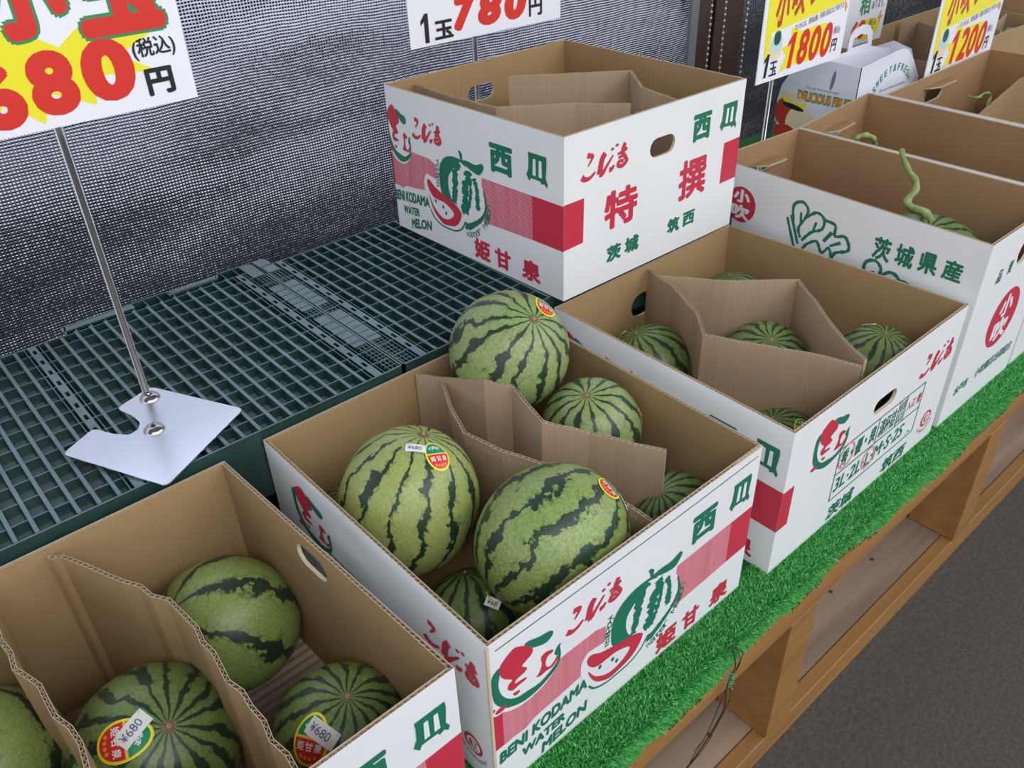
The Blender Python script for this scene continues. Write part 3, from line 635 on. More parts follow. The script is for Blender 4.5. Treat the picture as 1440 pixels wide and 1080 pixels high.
# ball chains
CH = mat('ivory_bead', (.70, .66, .58), .35)
def chain(label, x, y, x2, dz, z0):
    b = MB(); z = 1.7; r_ = .0029
    while z > z0:
        xx = x+(x2-x)*(1.7-z)/1.4; vs = [(xx, y, z+r_)]
        for a in (45, 90, 135):
            for k in range(6): vs.append((xx+r_*math.sin(math.radians(a))*math.cos(k*1.047), y+r_*math.sin(math.radians(a))*math.sin(k*1.047), z+r_*1.15*math.cos(math.radians(a))))
        vs.append((xx, y, z-r_)); fs = [(0, 1+k, 1+(k+1) % 6) for k in range(6)]
        for q in (0, 1): fs += [(1+q*6+k, 7+q*6+k, 7+q*6+(k+1) % 6, 1+q*6+(k+1) % 6) for k in range(6)]
        fs += [(19, 13+(k+1) % 6, 13+k) for k in range(6)]; b.add(vs, fs, CH); z -= .0135
    b.tube([(x, y, 1.72), (x2, y, z0)], .0005, CH, n=4); return tag(b.build('ball_chain', smooth=True), label, 'ball chain', None)
chain('ivory ball chain hanging on the brown board, nearest the net edge', 1.405, .67, 1.407, 0, .2)
chain('ivory ball chain hanging in the middle of the brown board', 1.459, .67, 1.461, 0, .2)
chain('ivory ball chain hanging at the right edge of the brown board beside the 1800 sign', 1.553, .67, 1.55, 0, .12)
# turf-covered plinth behind the cartons on the right
pl = empty('turf_plinth', (1.8, .43, -.012), 'low plinth covered in green turf behind the brown cartons', 'plinth')
b = MB(); b.box(.93, 2.75, .315, .575, -.010, .160, WOOD); b.build('plinth_body', pl)
b = MB(); b.box(.93, 2.75, .313, .577, .161, .166, mat('plinth_turf', (.02, .17, .04), .8, var=.5, vscale=160, bump=.8, bscale=600)); b.build('turf_cover', pl)

# ------------------------------------------------------------------ cartons
G1 = 'white melon cartons with red band printing'
BA = Carton('white watermelon carton at the bottom left, cut off by the photo edge', [(-.487, -.211), (-.068, -.2104), (-.088, .1985), (-.49, .197)], 0, .237, K_IN, G1, holes={1: (.485, .625, .80, .925)})
BB = Carton('white watermelon carton in the centre with five or more melons and a kodama print', [(-.033, -.213), (.384, -.213), (.396, .2035), (-.0357, .2030)], 0, .237, K_IN, G1)
BC = Carton('white watermelon carton right of centre with a printed grading table on its front', [(.4297, -.2262), (.878, -.2267), (.8705, .194), (.440, .193)], .0, .237, K_IN, G1, holes={0: (.462, .598, .65, .755), 2: (.46, .60, .62, .80)})
BD = Carton('empty white watermelon carton raised on the right-hand pallet', [(.447, .1805), (.849, .1795), (.8595, .600), (.4385, .590)], .2495, .4946, K_IN, G1, holes={0: (.440, .583, .695, .814), 2: (.445, .59, .73, .84)})
BE = Carton('tall white carton printed with ibaraki lettering, holding one stemmed melon', [(.898, -.228), (1.157, -.2295), (1.177, .2677), (.930, .280)], 0, .3235, K_DARK, None, holes={0: (.46, .62, .765, .90), 2: (.30, .57, .815, .885)})
BF = Carton('tall brown-lined carton behind the lettered one, mostly hidden', [(1.168, -.229), (1.45, -.229), (1.4915, .2955), (1.183, .2685)], 0, .3235, K_DARK, None, holes={2: (.36, .64, .82, .89)})
BG = Carton('third tall brown-lined carton in the row at the right edge', [(1.468, -.229), (2.03, -.229), (2.051, .2765), (1.503, .2613)], 0, .3235, K_DARK, None, holes={2: (.455, .63, .80, .92)})
BH = Carton('open carton with dividers on the plinth behind the 1200 sign', [(1.80, .315), (2.47, .315), (2.57, .606), (1.80, .598)], .167, .330, K_IN, None, outer=K_IN)
BI = Carton('brown carton at the far top right corner behind the other cartons', [(2.60, .315), (3.1, .315), (3.1, .60), (2.60, .60)], .167, .36, K_DARK, None, outer=K_DARK)
BE.flap(2, .26, .60, .885, .035, 8); BF.flap(2, .33, .68, .90, .03, 8); BG.flap(2, .43, .66, .93, .03, 8)
DW = ([0, .02, .22, .546, .709, .852, .972, 1], [-.03, .0, .146, .456, .625, .791, .925, 1])
for bx, ks in ((BA, (0,)), (BB, (0,)), (BC, (3,)), (BD, (3,))):
    for k in ks: long_face(bx, k, DW if bx is BD else None)
short_face(BC, 0); short_face(BB, 3); short_face(BA, 3)
# corner wrap of the band and the other printing of the raised carton
pr = BC.printer(0); pr.poly([(0, .325), (.055, .325), (.055, .60), (0, .60)], RED, .0005); pr.build('printed_band', BC.root)
pr = BD.printer(0); pr.poly([(0, .33), (.097, .335), (.099, .612), (0, .612)], RED, .0005); pr.build('printed_band', BD.root)
pr.poly([(.895, .342), (1, .345), (1, .625), (.897, .619)], RED, .0005); pr.build('printed_band', BD.root)
kodama_word(pr, .085, .705, .315, .86, BD.root); uri(pr, .855, .70, .963, .88, BD.root)
for w_, a, b, c, d, mt, bo in (('特', .205, .345, .385, .59, RED, .035), ('撰', .625, .335, .795, .60, RED, .032), ('西', .685, .70, .795, .875, GREEN, .048),
        ('茨', .225, .125, .305, .235, GREEN, .05), ('城', .325, .13, .405, .24, GREEN, .05), ('筑', .575, .135, .65, .24, GREEN, .045), ('西', .67, .14, .745, .24, GREEN, .045)):
    pr.text(w_, a, b, c, d, mt, bo, .12 if len(w_) > 1 else 0, rise=-.02 if len(w_) > 1 else 0); pr.build('printed_word', BD.root)
# front of the centre carton: folded double rim and open glued corner
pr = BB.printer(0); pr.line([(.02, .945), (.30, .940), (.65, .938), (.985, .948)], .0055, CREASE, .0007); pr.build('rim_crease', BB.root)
b = MB(); b.box(-.0355, -.0325, -.2145, -.2120, .001, .2365, K_EDGE); tag(b.build('glue_flap', BB.root), 'bare kraft edge of the glued corner')
b = MB()
for i in range(22): b.box(.335+.0022*i, .3362+.0022*i, -.2132, -.2095, .2352, .2372+.0004*(i % 3), K_EDGE)
b.build('torn_edge', BB.root)
# lettered tall carton
pr = BE.printer(3)
pr.ell(.137, .785, .063, .102, RED, .0006); pr.text('小', .100, .795, .174, .872, WHITE, .05); pr.text('吹', .095, .700, .178, .785, WHITE, .045); pr.build('printed_seal', BE.root)
for i, ch in enumerate('茨城県産'): pr.text(ch, .657+i*.075, .752+.008*i, .716+i*.075, .872+.002*i, GREEN, .035); pr.build('printed_word', BE.root)
def veg(cx, cy, s):
    for pts in ([(-.09, .03), (-.055, -.09), (-.05, -.1)], [(-.078, .045), (-.045, -.07)], [(-.07, .02), (-.075, .09), (-.05, .115), (-.03, .09), (-.035, .05), (-.05, .0), (-.04, -.04)], [(-.035, .05), (-.005, .09), (.02, .075), (.02, .03), (-.01, 0), (-.035, -.05)], [(.02, .07), (.055, .065), (.06, .02), (.09, .03), (.105, -.02), (.07, -.05), (.06, -.09)], [(-.02, -.06), (.01, -.03), (.03, -.07), (.05, -.04), (.06, -.1), (.02, -.12), (-.03, -.11), (-.02, -.06)], [(-.05, .07), (-.045, .02)], [(0, .05), (-.005, .01)], [(.05, .03), (.03, -.02)], [(.08, 0), (.05, -.03)]):
        pr.line([(cx+a*s, cy+q*s) for a, q in pts], .013*s, GREEN, .0008, jag=.25)
veg(.445, .77, 1.25); pr.build('printed_vegetable', BE.root); veg(.735, .60, 1.25); pr.build('printed_vegetable', BE.root)
pr = BE.printer(0)
pr.text('品', .22, .745, .285, .815, GREEN, .02, .1); pr.build('printed_word', BE.root); pr.text('質', .36, .755, .42, .825, GREEN, .02, .1); pr.build('printed_word', BE.root)
pr.ell(.56, .465, .205, .165, RED, .0006); pr.text('小', .47, .475, .65, .60, WHITE, .055); pr.text('吹', .45, .335, .67, .465, WHITE, .05); pr.build('printed_seal', BE.root)
pr.text('水戸市', .11, .15, .30, .205, GREEN, .02, .15); pr.build('printed_word', BE.root); pr.text('小吹園芸出荷組合', .39, .155, .93, .215, GREEN, .01, .15); pr.build('printed_word', BE.root)

# dividers (each folded board lifts out on its own)
def divider(label, pts, z0, zt, mt=K_PINK, group='corrugated cardboard dividers', wav=.0012, bs=(0, 0)):
    r = empty('cardboard_divider', (*pts[0], z0), label, 'divider', group); board('folded_panel', pts, z0, zt, r, mt, botshift=bs, wav=wav); return r
divider('folded divider in the centre carton, just in front of its two rear melons', [(.1865, .1970), (.201, .1718), (.2170, .0875), (.2400, .0613), (.2227, -.0131), (.2588, -.0552), (.3022, -.1384)], .0065, [.232, .232, .262, .255, .248, .235, .232])
divider('folded divider in the centre carton, partly behind the two big front melons', [(.2045, .1640), (.1777, .1126), (.1532, .0516), (.1632, -.0063), (.1916, -.0693), (.2086, -.1554), (.2149, -.1921)], .0065, [.232, .232, .232, .232, .228, .222, .215], bs=(.022, 0))
divider('folded divider in the grading-table carton, beside its left melon', [(.645, .1846), (.6254, .1172), (.5848, .0395), (.5431, -.0059), (.5718, -.0693), (.6046, -.1377), (.6245, -.2010)], .0065, .232)
divider('folded divider in the grading-table carton, beside its right melon', [(.6385, .155), (.7, .07), (.7819, -.0049), (.7395, -.0614), (.711, -.0942), (.6697, -.1492), (.6443, -.1964)], .0065, .232)
divider('folded divider nearer the printed side of the empty raised carton', [(.4951, .583), (.4913, .4943), (.4994, .38), (.5962, .3068), (.6486, .2431)], .257, .485)
divider('folded divider farther back in the empty raised carton', [(.6337, .5053), (.7972, .3761), (.7287, .2907), (.7098, .195)], .257, .485)
divider('wavy divider in the bottom left carton between its melons', [(-.289, .1888), (-.2785, .1786), (-.2442, .0999), (-.2202, .045), (-.2145, -.0073), (-.2172, -.0629), (-.2159, -.1189), (-.2169, -.200)], .0065, .23, K_IN, wav=.003)
divider('wavy divider in the bottom left carton at the photo edge', [(-.352, .190), (-.3564, .1058), (-.3557, .0623), (-.3442, .0285), (-.3439, -.0138), (-.3361, -.0547), (-.350, -.16)], .0065, .23, K_IN, wav=.003)
divider('chamfered pale cardboard flap standing in the third tall carton', [(1.56, .105), (1.87, .125), (2.0, .12)], .0065, [.27, .31, .31], K_IN, None, 0)
divider('divider standing at the left in the carton behind the 1200 sign', [(2.19, .585), (2.2265, .5526), (2.16, .45), (2.12, .33)], .174, .330, K_PINK, None, 0)
divider('divider standing at the right in the carton behind the 1200 sign', [(2.475, .415), (2.285, .372), (2.24, .330)], .174, .330, K_PINK, None, 0)
# ribbed pads on the base of the bottom left carton
for i, (xa, xc, lb) in enumerate(((-.212, -.076, 'ribbed pinkish pad under the right melons of the bottom left carton'), (-.332, -.222, 'ribbed pinkish pad under the middle melon of the bottom left carton'))):
    b = MB(); ys = np.arange(-.2, .185, .003); zz = .011+.0012*np.sin(ys*2*np.pi/.012); n = len(ys)
    vs = [(xa, y, z) for y, z in zip(ys, zz)]+[(xc, y, z) for y, z in zip(ys, zz)]; b.add(vs, [(k, k+1, n+k+1, n+k) for k in range(n-1)], K_PAD)
    b.box(xa, xc, -.2, .182, .0065, .0090, K_PAD); tag(b.build('ribbed_pad'), lb, 'pad')

# ------------------------------------------------------------------ watermelons
def melon_mat(name, nst, thr, jag, lightc=(.27, .37, .085), midc=(.17, .27, .06), lobes=0.0):
    M = bpy.data.materials.new(name); M.use_nodes = True; t = M.node_tree; b = t.nodes['Principled BSDF']
    def Mx(op, a, b_=None, c=None):
        n = N(t, 'ShaderNodeMath', operation=op)
        for i, v in enumerate((a, b_, c)):
            if v is None: continue
            if isinstance(v, (int, float)): n.inputs[i].default_value = v
            else: L(t, v, n.inputs[i])
        return n.outputs[0]
    tcx = N(t, 'ShaderNodeTexCoord'); oi = N(t, 'ShaderNodeObjectInfo')
    sc = N(t, 'ShaderNodeVectorMath', operation='SCALE'); sc.inputs['Scale'].default_value = 13.0; L(t, tcx.outputs['Object'], sc.inputs[0])
    seed = Mx('MULTIPLY', oi.outputs['Random'], 40.)
    off = N(t, 'ShaderNodeCombineXYZ'); L(t, seed, off.inputs[0]); L(t, seed, off.inputs[1]); ad = N(t, 'ShaderNodeVectorMath', operation='ADD'); L(t, sc.outputs[0], ad.inputs[0]); L(t, off.outputs[0], ad.inputs[1])
    sx = N(t, 'ShaderNodeSeparateXYZ'); L(t, sc.outputs[0], sx.inputs[0])
    phi = Mx('ARCTAN2', sx.outputs['Y'], sx.outputs['X']); rad = Mx('MINIMUM', Mx('SQRT', Mx('ADD', Mx('MULTIPLY', sx.outputs['X'], sx.outputs['X']), Mx('MULTIPLY', sx.outputs['Y'], sx.outputs['Y']))), 1.0)
    nA = N(t, 'ShaderNodeTexNoise', Scale=1.6, Detail=2); L(t, ad.outputs[0], nA.inputs['Vector'])
    nB = N(t, 'ShaderNodeTexNoise', Scale=7., Detail=3); L(t, ad.outputs[0], nB.inputs['Vector'])
    vo = N(t, 'ShaderNodeTexVoronoi', Scale=4.2, feature='SMOOTH_F1', Smoothness=.25); L(t, ad.outputs[0], vo.inputs['Vector'])
    ve = N(t, 'ShaderNodeTexVoronoi', Scale=4.6, feature='DISTANCE_TO_EDGE')
    wv = N(t, 'ShaderNodeVectorMath', operation='MULTIPLY_ADD'); L(t, nB.outputs['Color'], wv.inputs[0]); wv.inputs[1].default_value = (.16, .16, .16); L(t, ad.outputs[0], wv.inputs[2]); L(t, wv.outputs[0], ve.inputs['Vector'])
    nD = N(t, 'ShaderNodeTexNoise', Scale=15., Detail=3); L(t, ad.outputs[0], nD.inputs['Vector'])
    ph = Mx('MULTIPLY', Mx('ADD', phi, Mx('ADD', Mx('MULTIPLY', Mx('SUBTRACT', nA.outputs[0], .5), .60), Mx('MULTIPLY', Mx('SUBTRACT', nB.outputs[0], .5), .30*jag))), float(nst))
    s = Mx('COSINE', ph)                                             # 1 in the middle of a dark stripe
    j = Mx('ADD', Mx('ADD', Mx('MULTIPLY', Mx('SUBTRACT', vo.outputs[0], .42), jag*2.3), Mx('MULTIPLY', Mx('SUBTRACT', nD.outputs[0], .5), jag*2.6)), Mx('MULTIPLY', Mx('SUBTRACT', nB.outputs[0], .5), jag*1.6))
    jr = Mx('MULTIPLY', j, Mx('POWER', rad, .6))
    wdv = Mx('MULTIPLY', Mx('SUBTRACT', nA.outputs['Fac'], .5), .5)
    nE = N(t, 'ShaderNodeTexNoise', Scale=3., Detail=1); L(t, ad.outputs[0], nE.inputs['Vector'])
    core = Mx('ADD', Mx('MULTIPLY', Mx('SUBTRACT', s, Mx('ADD', .70, Mx('MULTIPLY', nE.outputs[0], .34))), 4.0), Mx('ADD', thr, Mx('MULTIPLY', Mx('SUBTRACT', nD.outputs[0], .5), 1.6)))
    val = Mx('MAXIMUM', Mx('ADD', Mx('ADD', s, jr), wdv), core)
    r = N(t, 'ShaderNodeMapRange'); r.inputs['From Min'].default_value = thr-.10; r.inputs['From Max'].default_value = thr+.10; L(t, val, r.inputs[0])
    # feathered veins branching into the pale ground
    vein = N(t, 'ShaderNodeMapRange'); vein.inputs['From Min'].default_value = .0; vein.inputs['From Max'].default_value = .055; vein.inputs['To Min'].default_value = .85; vein.inputs['To Max'].default_value = 0; L(t, ve.outputs[0], vein.inputs[0])
    near = N(t, 'ShaderNodeMapRange'); near.inputs['From Min'].default_value = thr-1.5; near.inputs['From Max'].default_value = thr; L(t, val, near.inputs[0])
    vv = Mx('MULTIPLY', vein.outputs[0], near.outputs[0])
    nC = N(t, 'ShaderNodeTexNoise', Scale=24., Detail=4); L(t, ad.outputs[0], nC.inputs['Vector'])
    g = N(t, 'ShaderNodeMix', data_type='RGBA'); g.inputs[6].default_value = (*lightc, 1); g.inputs[7].default_value = (*midc, 1)
    gm = N(t, 'ShaderNodeMapRange'); gm.inputs['From Min'].default_value = .35; gm.inputs['From Max'].default_value = .68; L(t, nC.outputs[0], gm.inputs[0]); L(t, gm.outputs[0], g.inputs[0])
    g2 = N(t, 'ShaderNodeMix', data_type='RGBA'); g2.inputs[7].default_value = (.035, .085, .03, 1); L(t, vv, g2.inputs[0]); L(t, g.outputs[2], g2.inputs[6])
    dk = N(t, 'ShaderNodeMix', data_type='RGBA'); dk.inputs[6].default_value = (.012, .030, .017, 1); dk.inputs[7].default_value = (.028, .055, .028, 1); L(t, nC.outputs[0], dk.inputs[0])
    g3 = N(t, 'ShaderNodeMix', data_type='RGBA'); L(t, r.outputs[0], g3.inputs[0]); L(t, g2.outputs[2], g3.inputs[6]); L(t, dk.outputs[2], g3.inputs[7])
    L(t, g3.outputs[2], b.inputs['Base Color']); b.inputs['Roughness'].default_value = .40; b.inputs['Specular IOR Level'].default_value = .5
    bp = N(t, 'ShaderNodeBump', Strength=.06, Distance=.002); L(t, nC.outputs[0], bp.inputs['Height']); L(t, bp.outputs[0], b.inputs['Normal'])
    return M
MM = dict(bold=melon_mat('rind_bold', 14, .96, .60, (.37, .42, .13), (.27, .33, .09)), lobed=melon_mat('rind_lobed', 12, .80, .95, (.29, .37, .11), (.16, .25, .06)), fine=melon_mat('rind_fine', 15, .56, .60, (.19, .27, .075), (.115, .19, .05)),
          pale=melon_mat('rind_pale', 13, .72, .60, (.30, .38, .14), (.19, .27, .085)), wide=melon_mat('rind_wide', 7, .92, .42, (.27, .35, .10), (.18, .26, .065)))
SCAR = mat('stem_scar', (.20, .145, .075), .85, var=.4, vscale=300); SCAR2 = mat('stem_scar_centre', (.40, .27, .14), .8)
STEMG = mat('melon_stem', (.22, .29, .10), .6, var=.45, vscale=28)
def pixdir(px):
    d = _f+_r*((px[0]-720)/FPX)-_u*((px[1]-540)/FPX); return d.normalized()
def melon(label, c, R, axis, mt='fine', asp=1.0, group='watermelons', spin=0.0, scar=True):
    c = Vector(c); ax = Vector(axis).normalized(); q = ax.to_track_quat('Z', 'Y') @ Matrix.Rotation(spin, 3, 'Z').to_quaternion()
    def rloc(d): # d: unit vector local
        zz = d.z; rr = R*(1-.035*max(0, zz-.90)/.10-.012*math.sin(0)); lob = 1+.004*math.cos(11*math.atan2(d.y, d.x))*(1-zz*zz)
        return Vector((d.x*rr*lob, d.y*rr*lob, d.z*rr*asp))
    nu, nv = 72, 40; vs = [rloc(Vector((0, 0, 1)))]; 
    for i in range(1, nv):
        a = math.pi*i/nv
        for k in range(nu): bb = 2*math.pi*k/nu; vs.append(rloc(Vector((math.sin(a)*math.cos(bb), math.sin(a)*math.sin(bb), math.cos(a)))))
    vs.append(rloc(Vector((0, 0, -1)))); fs = [(0, 1+k, 1+(k+1) % nu) for k in range(nu)]
    for i in range(nv-2): fs += [(1+i*nu+k, 1+(i+1)*nu+k, 1+(i+1)*nu+(k+1) % nu, 1+i*nu+(k+1) % nu) for k in range(nu)]
    l_ = len(vs)-1; fs += [(l_, 1+(nv-2)*nu+(k+1) % nu, 1+(nv-2)*nu+k) for k in range(nu)]
    b = MB(); b.add(vs, fs, MM[mt]); o = b.build('watermelon', smooth=True); o.location = c; o.rotation_euler = q.to_euler()
    tag(o, label, 'watermelon', group)
    if scar:
        b = MB(); W = wmat(o)
        for rr, zz, m_ in ((.085, .0006, SCAR), (.032, .0014, SCAR2)):
            ring = [W @ (rloc(Vector((rr*math.cos(k*.524)*rnd.uniform(.9, 1.1), rr*math.sin(k*.524)*rnd.uniform(.9, 1.1), 1)).normalized())+Vector((0, 0, zz))) for k in range(12)]
            ctr = W @ (rloc(Vector((0, 0, 1)))+Vector((0, 0, zz*1.6))); b.add([ctr]+ring, [(0, 1+k, 1+(k+1) % 12) for k in range(12)], m_)
        b.tube([W @ (rloc(Vector((0, 0, 1)))+Vector((0, 0, 0))), W @ (rloc(Vector((0, 0, 1)))+Vector((.0006, 0, .003)))], [.0018, .0011], SCAR2, n=6)
        tag(b.build('stem_scar', o), 'brown dried stem scar')
    return o, rloc
def patch(o, rloc, target, up_t):
    """printer on the melon's skin centred at the world point target, up towards up_t"""
    W = wmat(o); inv = W.inverted(); d = (inv @ Vector(target)).normalized(); p0 = rloc(d); u2 = inv @ Vector(up_t)-p0
    nrm = d; ey = (u2-nrm*u2.dot(nrm)).normalized(); ex = ey.cross(nrm)
    def P(u, v, off):
        q = (p0+ex*u+ey*v).normalized(); s = rloc(q); return tuple(W @ (s+q*off))
    return Print(P, 1.0)
def sticker(o, rl, target, up_t, s=.0155, round_=False):
    pr = patch(o, rl, target, up_t); a, h = s, s*1.38
    def fan(rx, ry, mt, off, v0=-1, v1=1, n=24):
        a0_, a1_ = math.asin(v0), math.asin(v1); ys = [math.sin(a0_+(a1_-a0_)*i/14) for i in range(15)]; vs = []; 
        for y in ys:
            w_ = math.sqrt(max(0, 1-y*y))*(1+.12*y*-1)
            for k in range(7): vs.append(pr.P(rx*w_*(k/3-1), ry*y, off))
        pr.b.add(vs, [(i*7+k, i*7+k+1, (i+1)*7+k+1, (i+1)*7+k) for i in range(14) for k in range(6)], mt)
    fan(a, h, SYEL, .0006); fan(a*.86, h*.88, mat('sticker_green', (.01, .28, .12), .3), .0008, .12, 1); fan(a*.86, h*.88, mat('sticker_red', (.72, .03, .03), .3), .0008, -1, .0)
    fan(a*.86, h*.88, GOLD, .00075, 0, .12)
    for i, ch in enumerate('りあま'): an = 2.15-i*.58; pr.text(ch, a*.52*math.cos(an)-.0028, h*.53*math.sin(an)-.0028, a*.52*math.cos(an)+.0028, h*.53*math.sin(an)+.0028, LABEL, .03, off=.0010, rot=an-1.57)
    for i, ch in enumerate('姫甘泉'): x = (i-1)*a*.50; pr.text(ch, x-a*.21, -h*.42, x+a*.21, -h*.10, LABEL, .02, off=.0010)
    for i in range(4): x = (i-1.5)*a*.26; pr.ell(x, -h*.62-.0012*(1.5-abs(i-1.5)), a*.10, a*.11, ORANGE, .0010, n=8)
    ob = pr.build('fruit_sticker', o); return tag(ob, 'oval green and red sticker with a yellow rim')
def price(o, rl, target, up_t, w_=.0125, h_=.0066, txt='¥680', lift=.0014):
    pr = patch(o, rl, target, up_t); vs = []
    for i in range(5):
        for k in range(3): vs.append(pr.P(-w_+w_*i/2, -h_+h_*k, lift))
    pr.b.add(vs, [(i*3+k, (i+1)*3+k, (i+1)*3+k+1, i*3+k+1) for i in range(4) for k in range(2)], LABEL)
    pr.line([(-w_*.9, h_*.78), (w_*.9, h_*.78)], .0005, SGREEN, lift+.0002, sm=False)
    pr.text(txt, -w_*.8, -h_*.45, w_*.55, h_*.5, PURP, -.005, off=lift+.0003); return tag(pr.build('price_label', o), 'white price label')
def hit(o, c, R, px, asp=1):   # point of the sphere seen along a known sight line; used once to choose skin coordinates
    d = pixdir(px); oc = CAM-Vector(c); bq = oc.dot(d); D = bq*bq-(oc.length_squared-R*R)
    tt = -bq-math.sqrt(D) if D > 0 else -bq; return CAM+d*tt
def mel(label, c, R, pole, mt, asp=1.0, spin=0, scar=True, flip=False):
    a = hit(None, c, R, pole)-Vector(c)
    if isinstance(c, tuple): pass
    return (*melon(label, c, R, a, mt, asp, spin=spin, scar=scar), c, R)
G = {}
G[1] = mel('big upright melon with bold stripes at the left front of the centre carton', (.061, .046, .182), .083, (594, 617), 'bold', 1.10)
G[2] = mel('biggest melon, lying on its side at the right front of the centre carton', (.136, -.120, .186), .083, (697, 838), 'lobed', 1.08, scar=False)
G[3] = mel('melon piled highest, at the back corner of the centre carton', (.292, .126, .2545), .081, (752, 447), 'pale', 1.0)
G[4] = mel('melon below and right of the highest one in the centre carton', (.318, -.004, .184), .0655, (825, 555), 'pale', 1.0)
G[5] = mel('half-hidden melon at the right end of the centre carton', (.326, -.143, .115), .057, (925, 690), 'fine', 1.0, scar=False)
G[6] = mel('dark melon low at the front corner of the centre carton under the two big ones', (.057, -.072, .071), .065, (654, 803), 'fine', 1.0)
G[7] = mel('half-hidden melon at the left wall of the centre carton behind the bold-striped one', (.040, .132, .090), .068, (490, 690), 'fine', 1.0, scar=False)
G[8] = mel('melon with a sticker at the left of the grading-table carton', (.560, .100, .122), .067, (894, 467), 'fine')
G[9] = mel('melon at the back wall of the grading-table carton, mostly behind the dividers', (.793, .116, .129), .064, (1025, 386), 'fine')
G[10] = mel('melon in the middle cell of the grading-table carton', (.686, -.021, .122), .070, (1085, 477), 'fine')
G[11] = mel('melon at the right of the grading-table carton', (.794, -.146, .128), .0665, (1246, 467), 'fine')
G[12] = mel('melon low at the near corner of the grading-table carton', (.560, -.144, .088), .064, (1085, 587), 'fine')
G[13] = mel('pale-banded melon lying sideways at the back of the bottom left carton', (-.160, .108, .090), .0775, (240, 862), 'wide', 1.06, scar=False, spin=.3)
G[14] = mel('dark melon in the middle of the bottom left carton with a tilted sticker', (-.283, .010, .092), .0815, (238, 1020), 'fine')
G[15] = mel('melon at the near right corner of the bottom left carton with an upright sticker', (-.136, -.096, .082), .0695, (489, 978), 'fine')
G[16] = mel('melon cut off by the left photo edge in the bottom left carton', (-.414, .095, .105), .072, (-60, 930), 'wide', scar=False)
G[17] = mel('large melon with a long curly stem in the tall lettered carton', (1.028, -.085, .163), .120, (1308, 318), 'fine', 1.0, scar=False)
G[18] = mel('melon hidden in the second tall carton with its stem curling above the rim', (1.312, .06, .115), .105, (1250, 260), 'fine', scar=False)
G[19] = mel('melon between the dividers behind the 1200 sign', (2.445, .455, .237), .063, (1380, 30), 'lobed', scar=False)
G[20] = mel('melon at the right photo edge behind the 1200 sign', (2.412, .364, .262), .046, (1450, 30), 'lobed', scar=False)
G[21] = mel('melon deep in the third tall carton under its cardboard flap', (1.70, .05, .12), .11, (1340, 160), 'fine', scar=False)
def H_(k, px): return hit(None, G[k][2], G[k][3], px)
sticker(G[1][0], G[1][1], H_(1, (614, 651)), H_(1, (603, 630)), .0155); price(G[1][0], G[1][1], H_(1, (582, 641)), H_(1, (584, 630)))
sticker(G[2][0], G[2][1], H_(2, (852, 692)), H_(2, (868, 683)), .0155); price(G[2][0], G[2][1], H_(2, (871, 713)), H_(2, (880, 709)), .011, .004, '680')
sticker(G[3][0], G[3][1], H_(3, (767, 430)), H_(3, (762, 420)), .0155)
sticker(G[4][0], G[4][1], H_(4, (903, 575)), H_(4, (898, 565)), .014)
sticker(G[8][0], G[8][1], H_(8, (866, 470)), H_(8, (856, 480)), .015); price(G[8][0], G[8][1], H_(8, (874, 463)), H_(8, (872, 455)), .014, .005, '¥780')
sticker(G[12][0], G[12][1], H_(12, (1130, 603)), H_(12, (1128, 592)), .014)
price(G[11][0], G[11][1], H_(11, (1222, 457)), H_(11, (1222, 450)), .010, .003, '¥780')
sticker(G[14][0], G[14][1], H_(14, (174, 1041)), H_(14, (190, 1036)), .0195); price(G[14][0], G[14][1], H_(14, (187, 1025)), H_(14, (180, 1020)), .0165, .0085)
sticker(G[15][0], G[15][1], H_(15, (437, 1040)), H_(15, (442, 1020)), .0185); price(G[15][0], G[15][1], H_(15, (453, 1031)), H_(15, (459, 1022)), .0165, .0088)
# price tag on a yellow thread, lower left end of the biggest melon
p = H_(2, (688, 840)); b = MB(); YT = mat('yellow_thread', (.75, .62, .05), .5)
b.tube([p+Vector(v) for v in ((-.004, .0, .012), (-.003, -.003, .006), (0, -.005, 0), (.006, -.006, -.006), (.012, -.005, -.012))], .0006, YT, n=5)
cc = p+Vector((-.001, -.007, -.002)); ex = (_r*.9+_u*-.35).normalized()*.0085; ey = (_u*.9+_r*.35).normalized()*.0055
b.add([cc-ex-ey, cc+ex-ey, cc+ex+ey, cc-ex+ey], [(0, 1, 2, 3)], LABEL); b.build('thread_tag', G[2][0])
pr = Print(lambda u, v, off: tuple(cc+ex*u+ey*v-_f*off)); pr.text('¥68', -.75, -.5, .6, .5, SBLACK, 0, off=.0006); pr.build('tag_price', G[2][0])
# stems
def stem(o, pts, r0, r1):
    P = smooth_line(pts, 6); n = len(P); b = MB(); b.tube([tuple(p) for p in P], [r0+(r1-r0)*i/(n-1)+.0008*math.sin(i*.9) for i in range(n)], STEMG, n=8)
    tag(b.build('curly_stem', o, smooth=True), 'long pale green curly stem')
def OnY(px, y): d = pixdir(px); k = (y-CAM.y)/d.y; return tuple(CAM+d*k)
stem(G[17][0], [(1.028, -.086, .255), (1.0295, -.085, .2693), (1.0361, -.0767, .2798), (1.025, -.0683, .2919), (1.0006, -.06, .3028), (.9977, -.0517, .3135), (1.0384, -.0433, .3168), (1.0524, -.035, .3266), (1.0349, -.0267, .3474), (1.0216, -.0183, .3702), (1.0281, -.01, .3808)], .0085, .0040)
stem(G[18][0], [(1.25, .10, .216), (1.235, .13, .25), (1.225, .16, .285), (1.222, .170, .308), (1.226, .165, .3165), (1.235, .155, .3200), (1.256, .15, .3105), (1.270, .15, .295)], .0062, .0048)
stem(G[21][0], [(1.70, .07, .226), (1.74, .13, .26), (1.79, .15, .284), (1.7495, .15, .2970), (1.7165, .15, .2943), (1.6625, .15, .3084)], .0035, .0022)

